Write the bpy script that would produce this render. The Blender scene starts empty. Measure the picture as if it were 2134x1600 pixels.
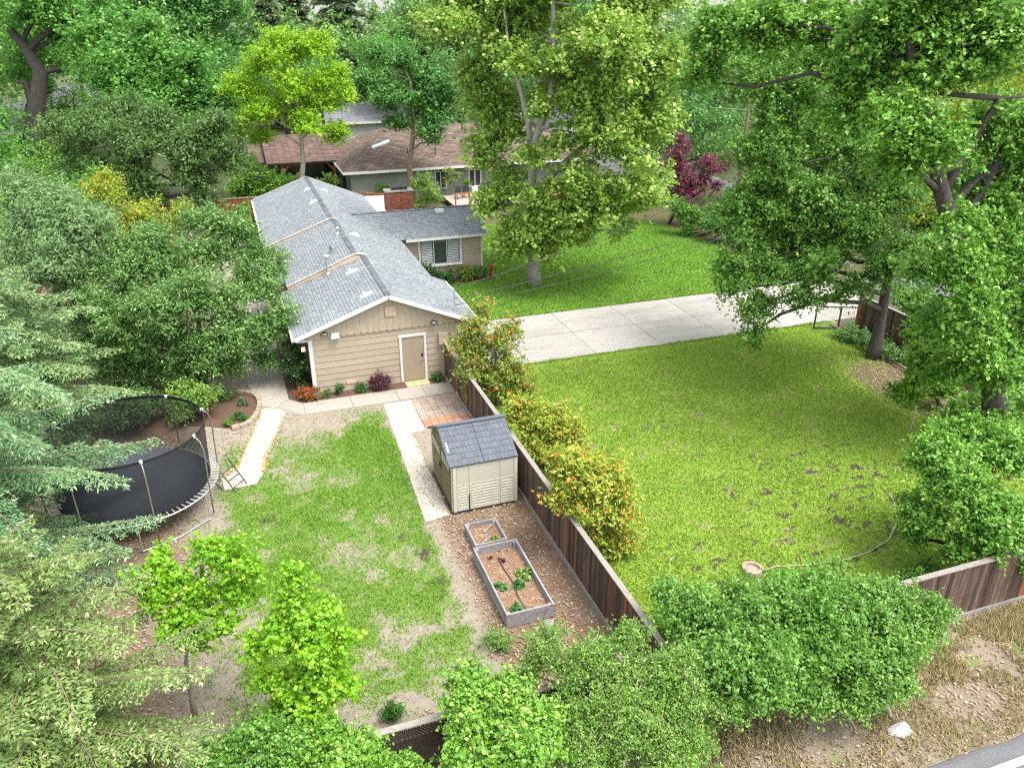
import bpy, math, random
import numpy as np
from mathutils import Vector, Matrix

scene = bpy.context.scene
R = math.radians

# ---------------------------------------------------------------- camera (a drone 14 m above the verge)
cam_data = bpy.data.cameras.new('camera')
cam = bpy.data.objects.new('camera', cam_data)
scene.collection.objects.link(cam)
cam.location = (0.0, 0.0, 14.2)
cam.rotation_euler = (R(90.0 - 25.31), 0.0, R(-19.3))
cam_data.sensor_width = 36.0
cam_data.lens = 36.0 * 1660.0 / 2134.0
cam_data.clip_start = 0.1
cam_data.clip_end = 2000.0
scene.camera = cam

# ---------------------------------------------------------------- bright overcast sky and a soft sun
SUN_EL, SUN_AZ = 66.0, 140.0        # azimuth clockwise from +Y
world = bpy.data.worlds.new('World')
scene.world = world
world.use_nodes = True
wn = world.node_tree
wn.nodes.clear()
sky = wn.nodes.new('ShaderNodeTexSky')
sky.sky_type = 'NISHITA'
sky.sun_disc = False
sky.sun_elevation = R(SUN_EL)
sky.sun_rotation = R(SUN_AZ)
sky.air_density = 1.0
sky.dust_density = 3.0
sky.ozone_density = 1.0
veil = wn.nodes.new('ShaderNodeHueSaturation')      # thin cloud: the blue is mostly washed out
veil.inputs['Saturation'].default_value = 0.28
bg = wn.nodes.new('ShaderNodeBackground')
bg.inputs['Strength'].default_value = 0.15
wout = wn.nodes.new('ShaderNodeOutputWorld')
# the land falls away at the edge of the plain, so the bright horizon carries on a little below eye level
_tc = wn.nodes.new('ShaderNodeTexCoord'); _sx = wn.nodes.new('ShaderNodeSeparateXYZ'); _mx = wn.nodes.new('ShaderNodeMath'); _mx.operation = 'MAXIMUM'; _mx.inputs[1].default_value = 0.03
_cx = wn.nodes.new('ShaderNodeCombineXYZ')
wn.links.new(_tc.outputs['Generated'], _sx.inputs[0]); wn.links.new(_sx.outputs[0], _cx.inputs[0]); wn.links.new(_sx.outputs[1], _cx.inputs[1])
wn.links.new(_sx.outputs[2], _mx.inputs[0]); wn.links.new(_mx.outputs[0], _cx.inputs[2]); wn.links.new(_cx.outputs[0], sky.inputs[0])
wn.links.new(sky.outputs[0], veil.inputs['Color'])
wn.links.new(veil.outputs[0], bg.inputs['Color'])
wn.links.new(bg.outputs[0], wout.inputs['Surface'])

sun_data = bpy.data.lights.new('sun', 'SUN')
sun_data.energy = 1.1
sun_data.angle = R(25.0)
sun_data.color = (1.0, 0.95, 0.88)
sun = bpy.data.objects.new('sun', sun_data)
scene.collection.objects.link(sun)
_d = Vector((math.sin(R(SUN_AZ)) * math.cos(R(SUN_EL)), math.cos(R(SUN_AZ)) * math.cos(R(SUN_EL)), math.sin(R(SUN_EL))))
sun.rotation_euler = _d.to_track_quat('Z', 'Y').to_euler()
sun.location = (0, 0, 60)

scene.view_settings.view_transform = 'Standard'
scene.view_settings.look = 'None'
scene.view_settings.gamma = 1.0
scene.view_settings.use_curve_mapping = False
scene.view_settings.exposure = 1.7
scene.render.engine = 'CYCLES'
scene.cycles.max_bounces = 8
scene.cycles.transparent_max_bounces = 16
scene.cycles.caustics_reflective = False
scene.cycles.caustics_refractive = False
scene.cycles.use_denoising = False
scene.cycles.pixel_filter_type = 'BLACKMAN_HARRIS'
scene.cycles.filter_width = 1.2

# ================================================================ helpers
COL = scene.collection
rng = np.random.default_rng(7)
random.seed(7)

def tag(o, label=None, cat=None, group=None, kind=None):
    if label: o['label'] = label
    if cat: o['category'] = cat
    if group: o['group'] = group
    if kind: o['kind'] = kind
    return o

def empty(name, loc, label, cat, group=None, rz=0.0):
    o = bpy.data.objects.new(name, None)
    COL.objects.link(o)
    o.location = loc
    o.rotation_euler = (0, 0, rz)
    o.empty_display_size = 0.3
    return tag(o, label, cat, group)

def link(name, me, parent=None):
    o = bpy.data.objects.new(name, me)
    COL.objects.link(o)
    if parent is not None:
        o.parent = parent
        # children are modelled in world coordinates under parents that carry only an offset
        p, off = parent, Vector((0, 0, 0))
        while p is not None:
            off += Vector(p.location); p = p.parent
        o.location = -off
    return o

def local(name, me, parent, loc=(0, 0, 0), rot=(0, 0, 0), scale=(1, 1, 1)):
    """a child placed in its parent's own frame (mesh data may be shared)"""
    o = bpy.data.objects.new(name, me)
    COL.objects.link(o)
    o.parent = parent
    o.location = loc; o.rotation_euler = rot; o.scale = scale
    return o

class MB:
    def __init__(s): s.v = []; s.f = []
    def add(s, vs, fs):
        n = len(s.v); s.v += [tuple(p) for p in vs]; s.f += [tuple(i + n for i in q) for q in fs]; return s
    def box(s, x0, x1, y0, y1, z0, z1):
        return s.add([(x0,y0,z0),(x1,y0,z0),(x1,y1,z0),(x0,y1,z0),(x0,y0,z1),(x1,y0,z1),(x1,y1,z1),(x0,y1,z1)],
                     [(0,3,2,1),(4,5,6,7),(0,1,5,4),(1,2,6,5),(2,3,7,6),(3,0,4,7)])
    def hexa(s, p):      # eight corners, bottom ring then top ring
        return s.add(p, [(0,3,2,1),(4,5,6,7),(0,1,5,4),(1,2,6,5),(2,3,7,6),(3,0,4,7)])
    def bar(s, a, b, w, h, up=(0,0,1)):
        a, b = Vector(a), Vector(b); d = (b - a).normalized()
        side = d.cross(Vector(up))
        if side.length < 1e-4: side = d.cross(Vector((1,0,0)))
        side.normalize(); u = side.cross(d).normalized()
        q = []
        for p in (a, b):
            q += [p - side*w/2 - u*h/2, p + side*w/2 - u*h/2, p + side*w/2 + u*h/2, p - side*w/2 + u*h/2]
        return s.add(q, [(0,1,2,3),(7,6,5,4),(0,4,5,1),(1,5,6,2),(2,6,7,3),(3,7,4,0)])
    def tube(s, pts, radii, n=8, cap=True):
        pts = [Vector(p) for p in pts]
        if not hasattr(radii, '__len__'): radii = [radii] * len(pts)
        rings = []; ref = None
        for i, p in enumerate(pts):
            d = (pts[min(i+1, len(pts)-1)] - pts[max(i-1, 0)])
            if d.length < 1e-6: d = Vector((0,0,1))
            d.normalize()
            if ref is None:
                ref = Vector((1,0,0)) if abs(d.x) < .9 else Vector((0,1,0))
            a = (ref - d * ref.dot(d)).normalized(); ref = a
            b = d.cross(a)
            rings.append([p + (a*math.cos(2*math.pi*k/n) + b*math.sin(2*math.pi*k/n)) * radii[i] for k in range(n)])
        vs = [q for r in rings for q in r]; fs = []
        for i in range(len(pts)-1):
            for k in range(n):
                k2 = (k+1) % n
                fs.append((i*n+k, i*n+k2, (i+1)*n+k2, (i+1)*n+k))
        if cap:
            fs.append(tuple(range(n-1, -1, -1))); fs.append(tuple((len(pts)-1)*n + k for k in range(n)))
        return s.add(vs, fs)
    def prism(s, poly, z0, z1):      # polygon in plan
        n = len(poly)
        vs = [(x, y, z0) for x, y in poly] + [(x, y, z1) for x, y in poly]
        return s.add(vs, [tuple(range(n-1,-1,-1)), tuple(range(n, 2*n))] + [(i, (i+1)%n, n+(i+1)%n, n+i) for i in range(n)])
    def slab(s, quad, t):            # a quad thickened along its normal, downwards
        q = [Vector(p) for p in quad]; n = (q[1]-q[0]).cross(q[3]-q[0]).normalized()
        if n.z < 0: n = -n
        return s.hexa([p - n*t for p in q] + q)
    def mesh(s, name, mat, smooth=False):
        me = bpy.data.meshes.new(name)
        me.from_pydata([tuple(p) for p in s.v], [], s.f)
        me.materials.append(mat)
        if smooth: me.polygons.foreach_set('use_smooth', [True]*len(me.polygons))
        me.update(); return me
    def build(s, name, mat, parent=None, smooth=False):
        return link(name, s.mesh(name, mat, smooth), parent)

def np_mesh(name, verts, k, mat, fattr=None, smooth=False):
    """verts (N*k,3) -> N polygons of k corners, with float attributes per face"""
    n = len(verts) // k
    me = bpy.data.meshes.new(name)
    me.vertices.add(n*k); me.vertices.foreach_set('co', np.ascontiguousarray(verts, dtype=np.float32).ravel())
    me.loops.add(n*k); me.loops.foreach_set('vertex_index', np.arange(n*k, dtype=np.int32))
    me.polygons.add(n); me.polygons.foreach_set('loop_start', np.arange(0, n*k, k, dtype=np.int32))
    me.update(calc_edges=True)
    for key, arr in (fattr or {}).items():
        a = me.attributes.new(key, 'FLOAT', 'FACE'); a.data.foreach_set('value', np.ascontiguousarray(arr, dtype=np.float32))
    me.materials.append(mat)
    return me

def unit(a): return a / np.maximum(np.linalg.norm(a, axis=1, keepdims=True), 1e-9)

def vnoise(x, y, seed=0):
    xi, yi = np.floor(x).astype(np.int64), np.floor(y).astype(np.int64)
    fx, fy = x - xi, y - yi
    fx = fx*fx*(3-2*fx); fy = fy*fy*(3-2*fy)
    def h(a, b):
        n = (a*374761393 + b*668265263 + seed*974711) & 0x7fffffff
        n = ((n ^ (n >> 13)) * 1274126177) & 0x7fffffff
        return ((n ^ (n >> 16)) & 0xffff) / 65535.0
    return (h(xi,yi)*(1-fx)+h(xi+1,yi)*fx)*(1-fy) + (h(xi,yi+1)*(1-fx)+h(xi+1,yi+1)*fx)*fy
def fbm(x, y, seed=0, o=4):
    s = 0; a = .5; t = 0
    for i in range(o):
        s = s + a*vnoise(x*2**i, y*2**i, seed+i*17); t += a; a *= .55
    return s / t
def sstep(a, b, x):
    t = np.clip((x-a)/(b-a), 0, 1); return t*t*(3-2*t)

# ================================================================ materials
def _new(name):
    m = bpy.data.materials.new(name); m.use_nodes = True
    nt = m.node_tree; b = nt.nodes['Principled BSDF']; return m, nt, b
def _n(nt, t, **kw):
    n = nt.nodes.new(t)
    for k, v in kw.items(): setattr(n, k, v)
    return n
def _mixc(nt, fac, a, b):
    m = _n(nt, 'ShaderNodeMix', data_type='RGBA')
    for sock, val in ((m.inputs[0], fac), (m.inputs[6], a), (m.inputs[7], b)):
        if isinstance(val, (tuple, list)): sock.default_value = (*val, 1) if len(val) == 3 else val
        elif isinstance(val, (int, float)): sock.default_value = val
        else: nt.links.new(val, sock)
    return m.outputs[2]
def _math(nt, op, a, b=0.0, clamp=False):
    m = _n(nt, 'ShaderNodeMath', operation=op, use_clamp=clamp)
    for s, val in zip(m.inputs, (a, b)):
        if isinstance(val, (int, float)): s.default_value = val
        else: nt.links.new(val, s)
    return m.outputs[0]
def _range(nt, x, a, b, c=0.0, d=1.0):
    m = _n(nt, 'ShaderNodeMapRange'); nt.links.new(x, m.inputs[0])
    for i, val in enumerate((a, b, c, d)): m.inputs[i+1].default_value = val
    return m.outputs[0]
def _pos(nt, scale=(1,1,1)):
    g = _n(nt, 'ShaderNodeNewGeometry'); mp = _n(nt, 'ShaderNodeMapping'); mp.inputs['Scale'].default_value = scale
    nt.links.new(g.outputs['Position'], mp.inputs['Vector']); return mp.outputs[0]
def _noise(nt, vec, scale, detail=4.0, rough=.6):
    n = _n(nt, 'ShaderNodeTexNoise'); n.inputs['Scale'].default_value = scale; n.inputs['Detail'].default_value = detail
    n.inputs['Roughness'].default_value = rough; nt.links.new(vec, n.inputs['Vector']); return n.outputs['Fac']
def _bump(nt, b, h, strength, dist=.02):
    bp = _n(nt, 'ShaderNodeBump'); bp.inputs['Strength'].default_value = strength; bp.inputs['Distance'].default_value = dist
    nt.links.new(h, bp.inputs['Height']); nt.links.new(bp.outputs[0], b.inputs['Normal'])

def pm(name, c1, c2=None, scale=6.0, rough=.7, bump=.0, bscale=None, rand=0.0, stretch=(1,1,1), c3=None, s3=1.2, f3=(.55,.75), metal=0.0, attr=0.0, spec=.35, bdist=.02):
    """two colours mixed by noise, a third as weathering blotches, and a shift per object (rand) or per face (attr)"""
    m, nt, b = _new(name)
    c2 = c2 or tuple(x*.8 for x in c1)
    p = _pos(nt, stretch)
    f = _range(nt, _noise(nt, p, scale), .32, .68)
    col = _mixc(nt, f, c1, c2)
    if c3:
        f3v = _range(nt, _noise(nt, _pos(nt, stretch), s3, 5, .65), f3[0], f3[1]); col = _mixc(nt, f3v, col, c3)
    v = None
    if rand:
        oi = _n(nt, 'ShaderNodeObjectInfo'); v = _range(nt, oi.outputs['Random'], 0, 1, 1-rand, 1+rand)
    if attr:
        at = _n(nt, 'ShaderNodeAttribute', attribute_name='v'); v2 = _range(nt, at.outputs['Fac'], 0, 1, 1-attr, 1+attr)
        v = v2 if v is None else _math(nt, 'MULTIPLY', v, v2)
    if v is not None:
        h = _n(nt, 'ShaderNodeHueSaturation'); nt.links.new(col, h.inputs['Color']); nt.links.new(v, h.inputs['Value']); col = h.outputs[0]
    nt.links.new(col, b.inputs['Base Color'])
    b.inputs['Roughness'].default_value = rough; b.inputs['Metallic'].default_value = metal
    b.inputs['Specular IOR Level'].default_value = spec
    if bump: _bump(nt, b, _noise(nt, _pos(nt, stretch), bscale or scale*3, 5, .7), bump, bdist)
    return m

def leaf_mat(name, dark, light, new=None, trans=.24, rough=.5):
    """leaves: colour varies leaf by leaf (v), bough by bough (c); n marks new growth"""
    m = bpy.data.materials.new(name); m.use_nodes = True
    nt = m.node_tree; nt.nodes.clear()
    out = _n(nt, 'ShaderNodeOutputMaterial')
    av = _n(nt, 'ShaderNodeAttribute', attribute_name='v'); ac = _n(nt, 'ShaderNodeAttribute', attribute_name='c')
    f = _math(nt, 'ADD', _math(nt, 'MULTIPLY', av.outputs['Fac'], .55), _math(nt, 'MULTIPLY', ac.outputs['Fac'], .45), True)
    col = _mixc(nt, f, dark, light)
    if new:
        an = _n(nt, 'ShaderNodeAttribute', attribute_name='n'); col = _mixc(nt, an.outputs['Fac'], col, new)
    pb = _n(nt, 'ShaderNodeBsdfPrincipled'); nt.links.new(col, pb.inputs['Base Color'])
    pb.inputs['Roughness'].default_value = rough; pb.inputs['Specular IOR Level'].default_value = .45
    tr = _n(nt, 'ShaderNodeBsdfTranslucent'); nt.links.new(_mixc(nt, .5, col, tuple(min(1, x*1.35) for x in light)), tr.inputs['Color'])
    mx = _n(nt, 'ShaderNodeMixShader'); mx.inputs[0].default_value = trans
    nt.links.new(pb.outputs[0], mx.inputs[1]); nt.links.new(tr.outputs[0], mx.inputs[2]); nt.links.new(mx.outputs[0], out.inputs['Surface'])
    return m

M = {}
M['asphalt'] = pm('asphalt', (.10,.10,.105), (.16,.16,.165), 60, .9, .5, 220, c3=(.20,.20,.20), s3=.6)
M['white_paint'] = pm('white_paint', (.80,.80,.78), (.72,.72,.70), 8, .6)
M['road_paint'] = pm('road_paint', (.78,.78,.76), (.60,.60,.58), 30, .8, c3=(.4,.4,.4), s3=9, f3=(.6,.8))
M['concrete'] = pm('concrete', (.37,.335,.285), (.30,.275,.235), 5, .9, .15, 90, rand=.05, c3=(.26,.235,.20), s3=.9, f3=(.5,.8))
M['drive_concrete'] = pm('drive_concrete', (.40,.375,.335), (.32,.30,.27), 3, .9, .15, 90, rand=.09, stretch=(.35,1.6,1), c3=(.22,.21,.19), s3=.5, f3=(.5,.85))
M['gravel'] = pm('gravel', (.52,.48,.41), (.40,.355,.285), 26, .9, .6, 70)
M['stone_bit'] = pm('stone_bit', (.56,.52,.45), (.42,.37,.29), 9, .9, attr=.45)
M['fallen_leaf'] = pm('fallen_leaf', (.44,.34,.13), (.32,.25,.11), 6, .85, attr=.4)
M['litter'] = pm('litter', (.25,.175,.115), (.37,.29,.205), 2, .9, attr=.5)
M['mulch'] = pm('mulch', (.085,.05,.035), (.15,.09,.06), 22, .95, .8, 60)
M['siding'] = pm('siding', (.41,.34,.255), (.375,.31,.23), 3, .65, .12, 120, rand=.05, stretch=(.25,1,6), c3=(.32,.265,.196), s3=1.4, f3=(.55,.8))
M['gable'] = pm('gable', (.435,.36,.268), (.39,.322,.238), 3, .65, .15, 120, rand=.04, stretch=(6,6,.25))
M['door_tan'] = pm('door_tan', (.34,.278,.20), (.32,.26,.187), 3, .5)
M['trim_white'] = pm('trim_white', (.68,.67,.645), (.62,.61,.585), 5, .5)
M['fascia_tan'] = pm('fascia_tan', (.60,.48,.34), (.50,.39,.27), 5, .6)
M['shingle'] = pm('shingle', (.165,.185,.20), (.215,.236,.247), 14, .9, .5, 180, attr=.16, c3=(.235,.255,.26), s3=.5, f3=(.45,.8))
M['ridge_cap'] = pm('ridge_cap', (.115,.128,.14), (.16,.175,.186), 14, .9, .5, 180, attr=.3)
M['roof_flat'] = pm('roof_flat', (.46,.47,.465), (.40,.41,.405), 2, .7, c3=(.44,.44,.42), s3=.8)
M['metal_white'] = pm('metal_white', (.56,.60,.61), (.50,.53,.54), 5, .4, metal=.0)
M['galv'] = pm('galv', (.55,.57,.58), (.45,.47,.48), 9, .4, metal=.6)
M['dark_metal'] = pm('dark_metal', (.035,.035,.037), (.06,.06,.06), 9, .45)
M['glass'] = pm('glass', (.05,.07,.07), (.03,.045,.05), 2, .08, spec=.6)
M['blind'] = pm('blind', (.52,.55,.54), (.46,.49,.48), 5, .5)
M['window_dark'] = pm('window_dark', (.02,.022,.025), (.03,.03,.034), 2, .15, spec=.6)
M['lamp_glow'] = pm('lamp_glow', (.85,.55,.2), (.8,.5,.2), 2, .4)
_b = M['lamp_glow'].node_tree.nodes['Principled BSDF']; _b.inputs['Emission Color'].default_value = (1,.62,.22,1); _b.inputs['Emission Strength'].default_value = 1.6
M['brick'] = pm('brick', (.34,.115,.065), (.26,.085,.05), 12, .9, .4, 90, rand=.3)
M['mortar'] = pm('mortar', (.42,.36,.31), (.36,.30,.26), 12, .95)
M['cedar_board'] = pm('cedar_board', (.055,.032,.024), (.125,.08,.06), 5, .85, .35, 40, rand=.55, stretch=(9,9,.5), c3=(.19,.14,.11), s3=4, f3=(.52,.72))
M['red_board'] = pm('red_board', (.26,.095,.045), (.17,.065,.035), 5, .85, .3, 40, rand=.3, stretch=(9,9,.5))
M['grey_rail'] = pm('grey_rail', (.32,.29,.255), (.22,.198,.172), 5, .85, .3, 60, rand=.12, stretch=(2,2,2))
M['dark_lattice'] = pm('dark_lattice', (.04,.028,.022), (.065,.048,.04), 8, .85)
M['bed_wood'] = pm('bed_wood', (.34,.33,.34), (.22,.21,.215), 5, .85, .4, 60, rand=.15, stretch=(2,.5,4), c3=(.13,.10,.09), s3=4, f3=(.56,.7))
M['bed_soil'] = pm('bed_soil', (.27,.165,.105), (.19,.11,.07), 12, .95, .9, 40, c3=(.42,.28,.18), s3=9, f3=(.55,.68))
M['paver'] = pm('paver', (.37,.29,.235), (.30,.235,.19), 10, .9, .3, 60, rand=.16, c3=(.44,.37,.31), s3=3)
M['paver_orange'] = pm('paver_orange', (.42,.235,.145), (.35,.19,.115), 10, .9, .3, 60, rand=.13)
M['paver_yellow'] = pm('paver_yellow', (.56,.45,.24), (.48,.38,.20), 10, .9, .3, 60, rand=.1)
M['edge_block'] = pm('edge_block', (.40,.33,.25), (.30,.245,.185), 14, .95, .4, 60, rand=.15)
M['shed_beige'] = pm('shed_beige', (.50,.47,.385), (.465,.44,.36), 2, .55, c3=(.42,.39,.31), s3=1.6)
M['shed_trim'] = pm('shed_trim', (.56,.53,.435), (.53,.50,.41), 2, .5)
M['shed_door'] = pm('shed_door', (.20,.165,.085), (.17,.14,.075), 4, .55)
M['shed_roof'] = pm('shed_roof', (.085,.097,.118), (.10,.112,.133), 6, .6, rand=.12)
M['mat_black'] = pm('mat_black', (.048,.053,.064), (.058,.063,.074), 3, .5, c3=(.075,.08,.092), s3=1.2)
M['steel_pole'] = pm('steel_pole', (.30,.29,.24), (.24,.235,.19), 5, .35, metal=.5)
M['foam'] = pm('foam', (.02,.02,.022), (.03,.03,.032), 4, .7)
M['hose'] = pm('hose', (.40,.35,.27), (.33,.29,.22), 4, .6)
M['bark_pale'] = pm('bark_pale', (.42,.40,.34), (.29,.275,.225), 3, .85, .3, 14, stretch=(1,1,.5), c3=(.24,.23,.18), s3=2.2, f3=(.55,.66))
M['bark_dark'] = pm('bark_dark', (.05,.042,.036), (.115,.10,.088), 7, .95, .9, 14, stretch=(2,2,.5), bdist=.05)
M['bark_brown'] = pm('bark_brown', (.17,.12,.085), (.25,.185,.135), 6, .95, .5, 20, stretch=(2,2,.5))
M['twig'] = pm('twig', (.36,.31,.24), (.27,.23,.17), 6, .9)
M['brown_roof'] = pm('brown_roof', (.175,.128,.102), (.13,.094,.075), 9, .95, .3, 60, attr=.3, c3=(.25,.18,.145), s3=.8)
M['brown_roof_dark'] = pm('brown_roof_dark', (.13,.085,.07), (.175,.115,.095), 9, .95, .3, 60, attr=.3)
M['sage'] = pm('sage', (.225,.24,.20), (.20,.215,.18), 2, .85)
M['orange_wood'] = pm('orange_wood', (.36,.13,.045), (.28,.10,.035), 5, .7, rand=.2)
M['stucco_orange'] = pm('stucco_orange', (.60,.38,.20), (.54,.33,.17), 3, .9)
M['roof_grey'] = pm('roof_grey', (.22,.225,.235), (.17,.175,.185), 8, .9, attr=.2)
M['pale_wall'] = pm('pale_wall', (.55,.54,.52), (.5,.49,.47), 3, .8)
M['deck_wood'] = pm('deck_wood', (.45,.36,.31), (.38,.30,.26), 5, .85, rand=.1)
M['wire'] = pm('wire', (.05,.05,.05), (.07,.07,.07), 5, .6)
M['terracotta'] = pm('terracotta', (.40,.14,.06), (.33,.11,.05), 6, .8)
M['red_paint'] = pm('red_paint', (.42,.04,.03), (.36,.03,.025), 4, .5)
M['cloth_white'] = pm('cloth_white', (.66,.66,.68), (.58,.58,.61), 4, .8)

# the fine black netting: mostly open weave
def net_mat():
    m = bpy.data.materials.new('netting'); m.use_nodes = True; nt = m.node_tree; nt.nodes.clear()
    out = _n(nt, 'ShaderNodeOutputMaterial'); d = _n(nt, 'ShaderNodeBsdfDiffuse'); d.inputs['Color'].default_value = (.018,.019,.022,1)
    t = _n(nt, 'ShaderNodeBsdfTransparent'); mx = _n(nt, 'ShaderNodeMixShader'); mx.inputs[0].default_value = .62
    nt.links.new(t.outputs[0], mx.inputs[1]); nt.links.new(d.outputs[0], mx.inputs[2]); nt.links.new(mx.outputs[0], out.inputs['Surface']); return m
M['netting'] = net_mat()

def ground_mat(name, soil, soil2, grass, grass2, brown, dry):
    """bare soil, turf (attribute g), leaf litter (attribute l) and dark damp clods (attribute d) on one sheet"""
    m, nt, b = _new(name)
    p = _pos(nt)
    fine = _noise(nt, p, 34, 4, .7); mid = _noise(nt, p, 5, 4, .6); big = _noise(nt, p, .7, 3)
    sc = _mixc(nt, _range(nt, mid, .35, .65), soil, soil2)
    gc = _mixc(nt, _range(nt, fine, .3, .7), grass, grass2)
    gc = _mixc(nt, _range(nt, big, .5, .75, 0, .55), gc, dry)
    ag = _n(nt, 'ShaderNodeAttribute', attribute_name='g'); al = _n(nt, 'ShaderNodeAttribute', attribute_name='l'); ad = _n(nt, 'ShaderNodeAttribute', attribute_name='d')
    jit = _math(nt, 'ADD', _range(nt, fine, .25, .75, -.35, .35), _range(nt, mid, .25, .75, -.25, .25))
    g = _range(nt, _math(nt, 'ADD', ag.outputs['Fac'], jit), .35, .65)
    l = _range(nt, _math(nt, 'ADD', al.outputs['Fac'], jit), .35, .7)
    d = _range(nt, _math(nt, 'ADD', ad.outputs['Fac'], jit), .4, .65)
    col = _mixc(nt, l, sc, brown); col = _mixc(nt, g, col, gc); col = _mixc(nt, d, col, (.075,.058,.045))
    nt.links.new(col, b.inputs['Base Color']); b.inputs['Roughness'].default_value = .95; b.inputs['Specular IOR Level'].default_value = .1
    _bump(nt, b, fine, .8, .04)
    return m
M['yard_ground'] = ground_mat('yard_ground', (.25,.215,.165), (.33,.285,.225), (.10,.20,.03), (.17,.27,.05), (.20,.13,.085), (.26,.27,.10))
M['lawn_ground'] = ground_mat('lawn_ground', (.17,.125,.085), (.24,.19,.13), (.15,.265,.028), (.26,.37,.055), (.17,.125,.08), (.28,.32,.08))
M['far_lawn_ground'] = ground_mat('far_lawn_ground', (.10,.10,.045), (.16,.14,.07), (.11,.25,.022), (.18,.32,.04), (.10,.10,.045), (.25,.30,.07))
M['verge_ground'] = ground_mat('verge_ground', (.25,.215,.16), (.32,.275,.21), (.13,.19,.04), (.18,.22,.06), (.22,.165,.115), (.36,.30,.14))
M['base_ground'] = pm('base_ground', (.05,.075,.025), (.09,.09,.045), 1.2, .95, .5, 8, c3=(.035,.07,.02), s3=.15)
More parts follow.
